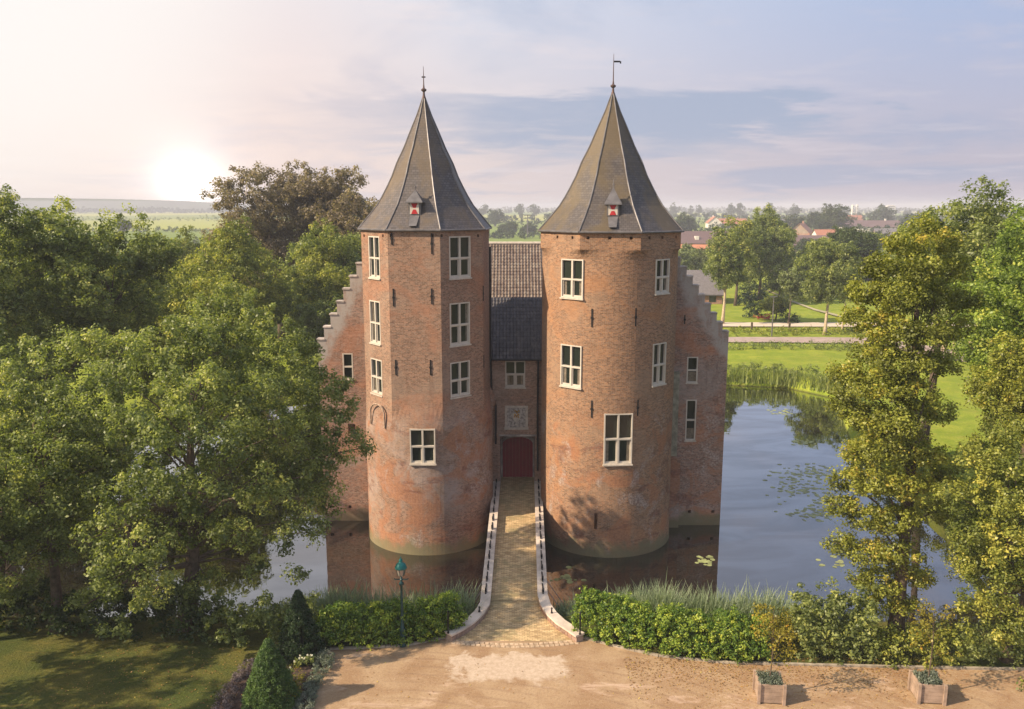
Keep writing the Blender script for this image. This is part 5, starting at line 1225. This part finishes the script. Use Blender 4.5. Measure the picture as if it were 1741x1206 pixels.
house(1525, 414, 24, 12, 3.6, 4.4, 'grey roofed house at the edge of the olive tree crown', M_ROOFS[2], M_HOUSE, R(-8), 5)
for i, (px, y0_, hh, ww, lab) in enumerate(((1449, 366, 21, 2.0, 'left one of two slim white towers on the horizon'), (1456, 366, 21.5, 1.8, 'right one of two slim white towers on the horizon'), (1513, 366, 20, 9, 'pale block on the horizon left of the right hand trees'))):
    q = gp(px, y0_); root = empty('tower_block', (q.x, q.y, 0), label=lab, cat='tower'); m = MB(); m.box(q.x - ww, q.x + ww, q.y - 4, q.y + 4, -1, hh); m.box(q.x - ww * .7, q.x + ww * .7, q.y - 3, q.y + 3, hh, hh + 1.2)
    m.build('wall', M_PLASTER, root); m = MB()
    for k in range(5): m.box(q.x - ww * .8, q.x + ww * .8, q.y - 4.15, q.y - 4.03, 3 + k * 3.6, 4.6 + k * 3.6)
    m.build('windows', M_GLASS, root)
# far individual trees
FT = [(821, 371, 347, 18, 'round hazy tree beside the left tower roof on the horizon', 900), (842, 385, 358, 34, 'dark pointed tree group between the two towers', 500), (883, 371, 346, 17, 'left of two hazy round trees between the towers', 901),
      (909, 370, 346, 19, 'right of two hazy round trees between the towers', 902), (938, 384, 364, 22, 'green tree touching the right tower roof edge between the towers', 903), (900, 398, 382, 30, 'low bushy tree above the gate roof between the towers', 905),
      (1148, 369, 346, 18, 'hazy round tree immediately right of the right tower roof', 906), (1175, 368, 350, 9, 'thin hazy tree near the horizon right of the round one', 907), (1188, 369, 346, 11, 'narrow hazy upright tree on the right horizon', 908),
      (1243, 371, 346, 16, 'left half of the double hazy tree above the dome shaped tree', 909), (1257, 372, 342, 18, 'right half of the double hazy tree, tallest on the horizon', 910), (1308, 368, 347, 19, 'hazy half round tree above the big middle trees', 911),
      (1350, 375, 345, 19, 'pointed hazy tree on the right horizon', 912), (1434, 370, 348, 14, 'hazy tree left of the two white towers', 913), (1165, 402, 366, 44, 'dark tree clump right of the tower above the long roof', 914), (1215, 410, 392, 30, 'green tree at the end of the long dormered roof', 915),
      (1345, 402, 366, 42, 'tree behind the orange roofed house', 916), (1415, 404, 352, 62, 'big dark tree between the orange roof and the white towers', 917), (1385, 400, 362, 40, 'tree left of the big dark one behind the roofs', 918), (1500, 386, 356, 50, 'tree clump behind the long grey purple roof', 919),
      (1230, 420, 400, 40, 'green bushes left of the dome shaped tree before the houses', 920), (1375, 436, 412, 50, 'bushes below the purple brown terrace', 921), (1440, 420, 396, 50, 'green trees right of the terrace roof', 922), (1490, 425, 398, 50, 'dark trees at the left of the olive crown', 923), (1545, 400, 366, 50, 'trees showing through the top of the olive crown', 924),
      (210, 398, 372, 30, 'reddish round tree in the glow beside the tall left tree', 925), (865, 400, 380, 36, 'bushy trees left of the thin mast above the gate roof', 926)]
for (px, by, ty, wp, lab, sd_) in FT:
    q = gp(px, by); Y = q.y; zt_ = yp(px, ty, Y).z; rx = wp / 2 * Y / F; narrow = wp < 12
    rng = np.random.default_rng(sd_); root = empty('tree', (q.x, Y, 0), label=lab, cat='tree')
    LBs = envelope((q.x, Y, zt_ * .56), (rx, rx, zt_ * .46), 22, rx * .4, rng, -1)
    m = MB(); m.tube([(q.x, Y, -.5), (q.x, Y, zt_ * .6)], [rx * .09, rx * .04], 6); m.build('trunk', M_BARK, root)
    V, T = crown_quads(LBs, rng, max(.6, Y / 620.), 1.0, None, max(rx * .16, Y / 900.), .9)
    link('crown', quads_mesh('crown', V, T), L_FAR if Y > 300 else L_OAK, root)
# treeline bands near the horizon: read as one mass
rng = np.random.default_rng(77)
def woods(name, label, rows, leafsize, mat, seed):
    rng = np.random.default_rng(seed); Cs = []; Rs = []
    for (x0, x1, Y, h_, k) in rows:
        x = rng.uniform(x0, x1, k); hh = h_ * (.5 + .5 * rng.random(k)) * (1 + .25 * np.sin(x * .03 + Y)); z = hh * rng.random(k) ** .6
        Cs.append(np.stack([x, Y + rng.normal(size=k) * h_ * .8, z], 1)); Rs.append(np.full(k, h_ * .22))
    C = np.concatenate(Cs); Rr = np.concatenate(Rs); V, T = leafquads(C, Rr, 14, leafsize, rng, np.clip(.4 + .2 * rng.normal(size=len(C)), 0, 1))
    tag(link(name, quads_mesh(name, V, T), mat), label, 'woods', None, 'stuff')
woods('distant_woods', 'hazy strips of distant woodland along the flat horizon', [(-1500, 2300, 2300, 13, 1500), (-400, 2600, 3300, 14, 1500), (200, 1900, 1500, 9, 700), (-300, 1700, 1150, 8, 600), (-2500, -600, 2350, 15, 700)], 5.0, L_FAR, 78)
woods('village_trees', 'broken rows of village trees among the far houses', [(120, 420, 690, 8, 360), (90, 330, 560, 7, 260), (180, 520, 900, 9, 360), (60, 140, 430, 6, 90), (-60, 60, 520, 7, 200), (-40, 40, 800, 8, 120)], 1.6, L_FAR, 79)
woods('field_hedges', 'hedgerows across the bright fields in the left distance', [(-420, -150, 640, 5, 260), (-190, -60, 300, 6, 170), (-260, -120, 215, 7, 120), (-300, -90, 420, 4, 160), (-700, -250, 1100, 7, 300)], 1.4, L_OAK, 80)
# thin masts
for (px, by, ty, lab) in ((897, 404, 366, 'thin grey mast between the towers'), (1312, 572, 505, 'slim lamp post beside the road beyond the meadow')):
    q = gp(px, by); zt_ = yp(px, ty, q.y).z; r_ = .11 if by > 500 else .5; m = MB(); m.tube([(q.x, q.y, 0), (q.x, q.y, zt_)], [r_, r_ * .6], 6); m.tube([(q.x - r_ * 5, q.y, zt_), (q.x + r_ * 5, q.y, zt_)], r_ * .7, 5)
    tag(m.build('mast', M_LEAD), lab, 'mast')

# ------------------------------------------------------------------ haze
hm = bpy.data.materials.new('haze_air'); hm.use_nodes = True; n = NT(hm.node_tree); n.n.clear()
vol = n.add('ShaderNodeVolumePrincipled', inp={'Color': (.86, .90, 1.0, 1), 'Density': .0004, 'Anisotropy': .0}); o = n.add('ShaderNodeOutputMaterial'); n.l.new(vol.outputs[0], o.inputs['Volume'])
m = MB(); m.box(-9500, 9500, -450, 10000, -5, 34); tag(m.build('haze', hm), 'thin pale haze over the land', 'haze', None, 'stuff')
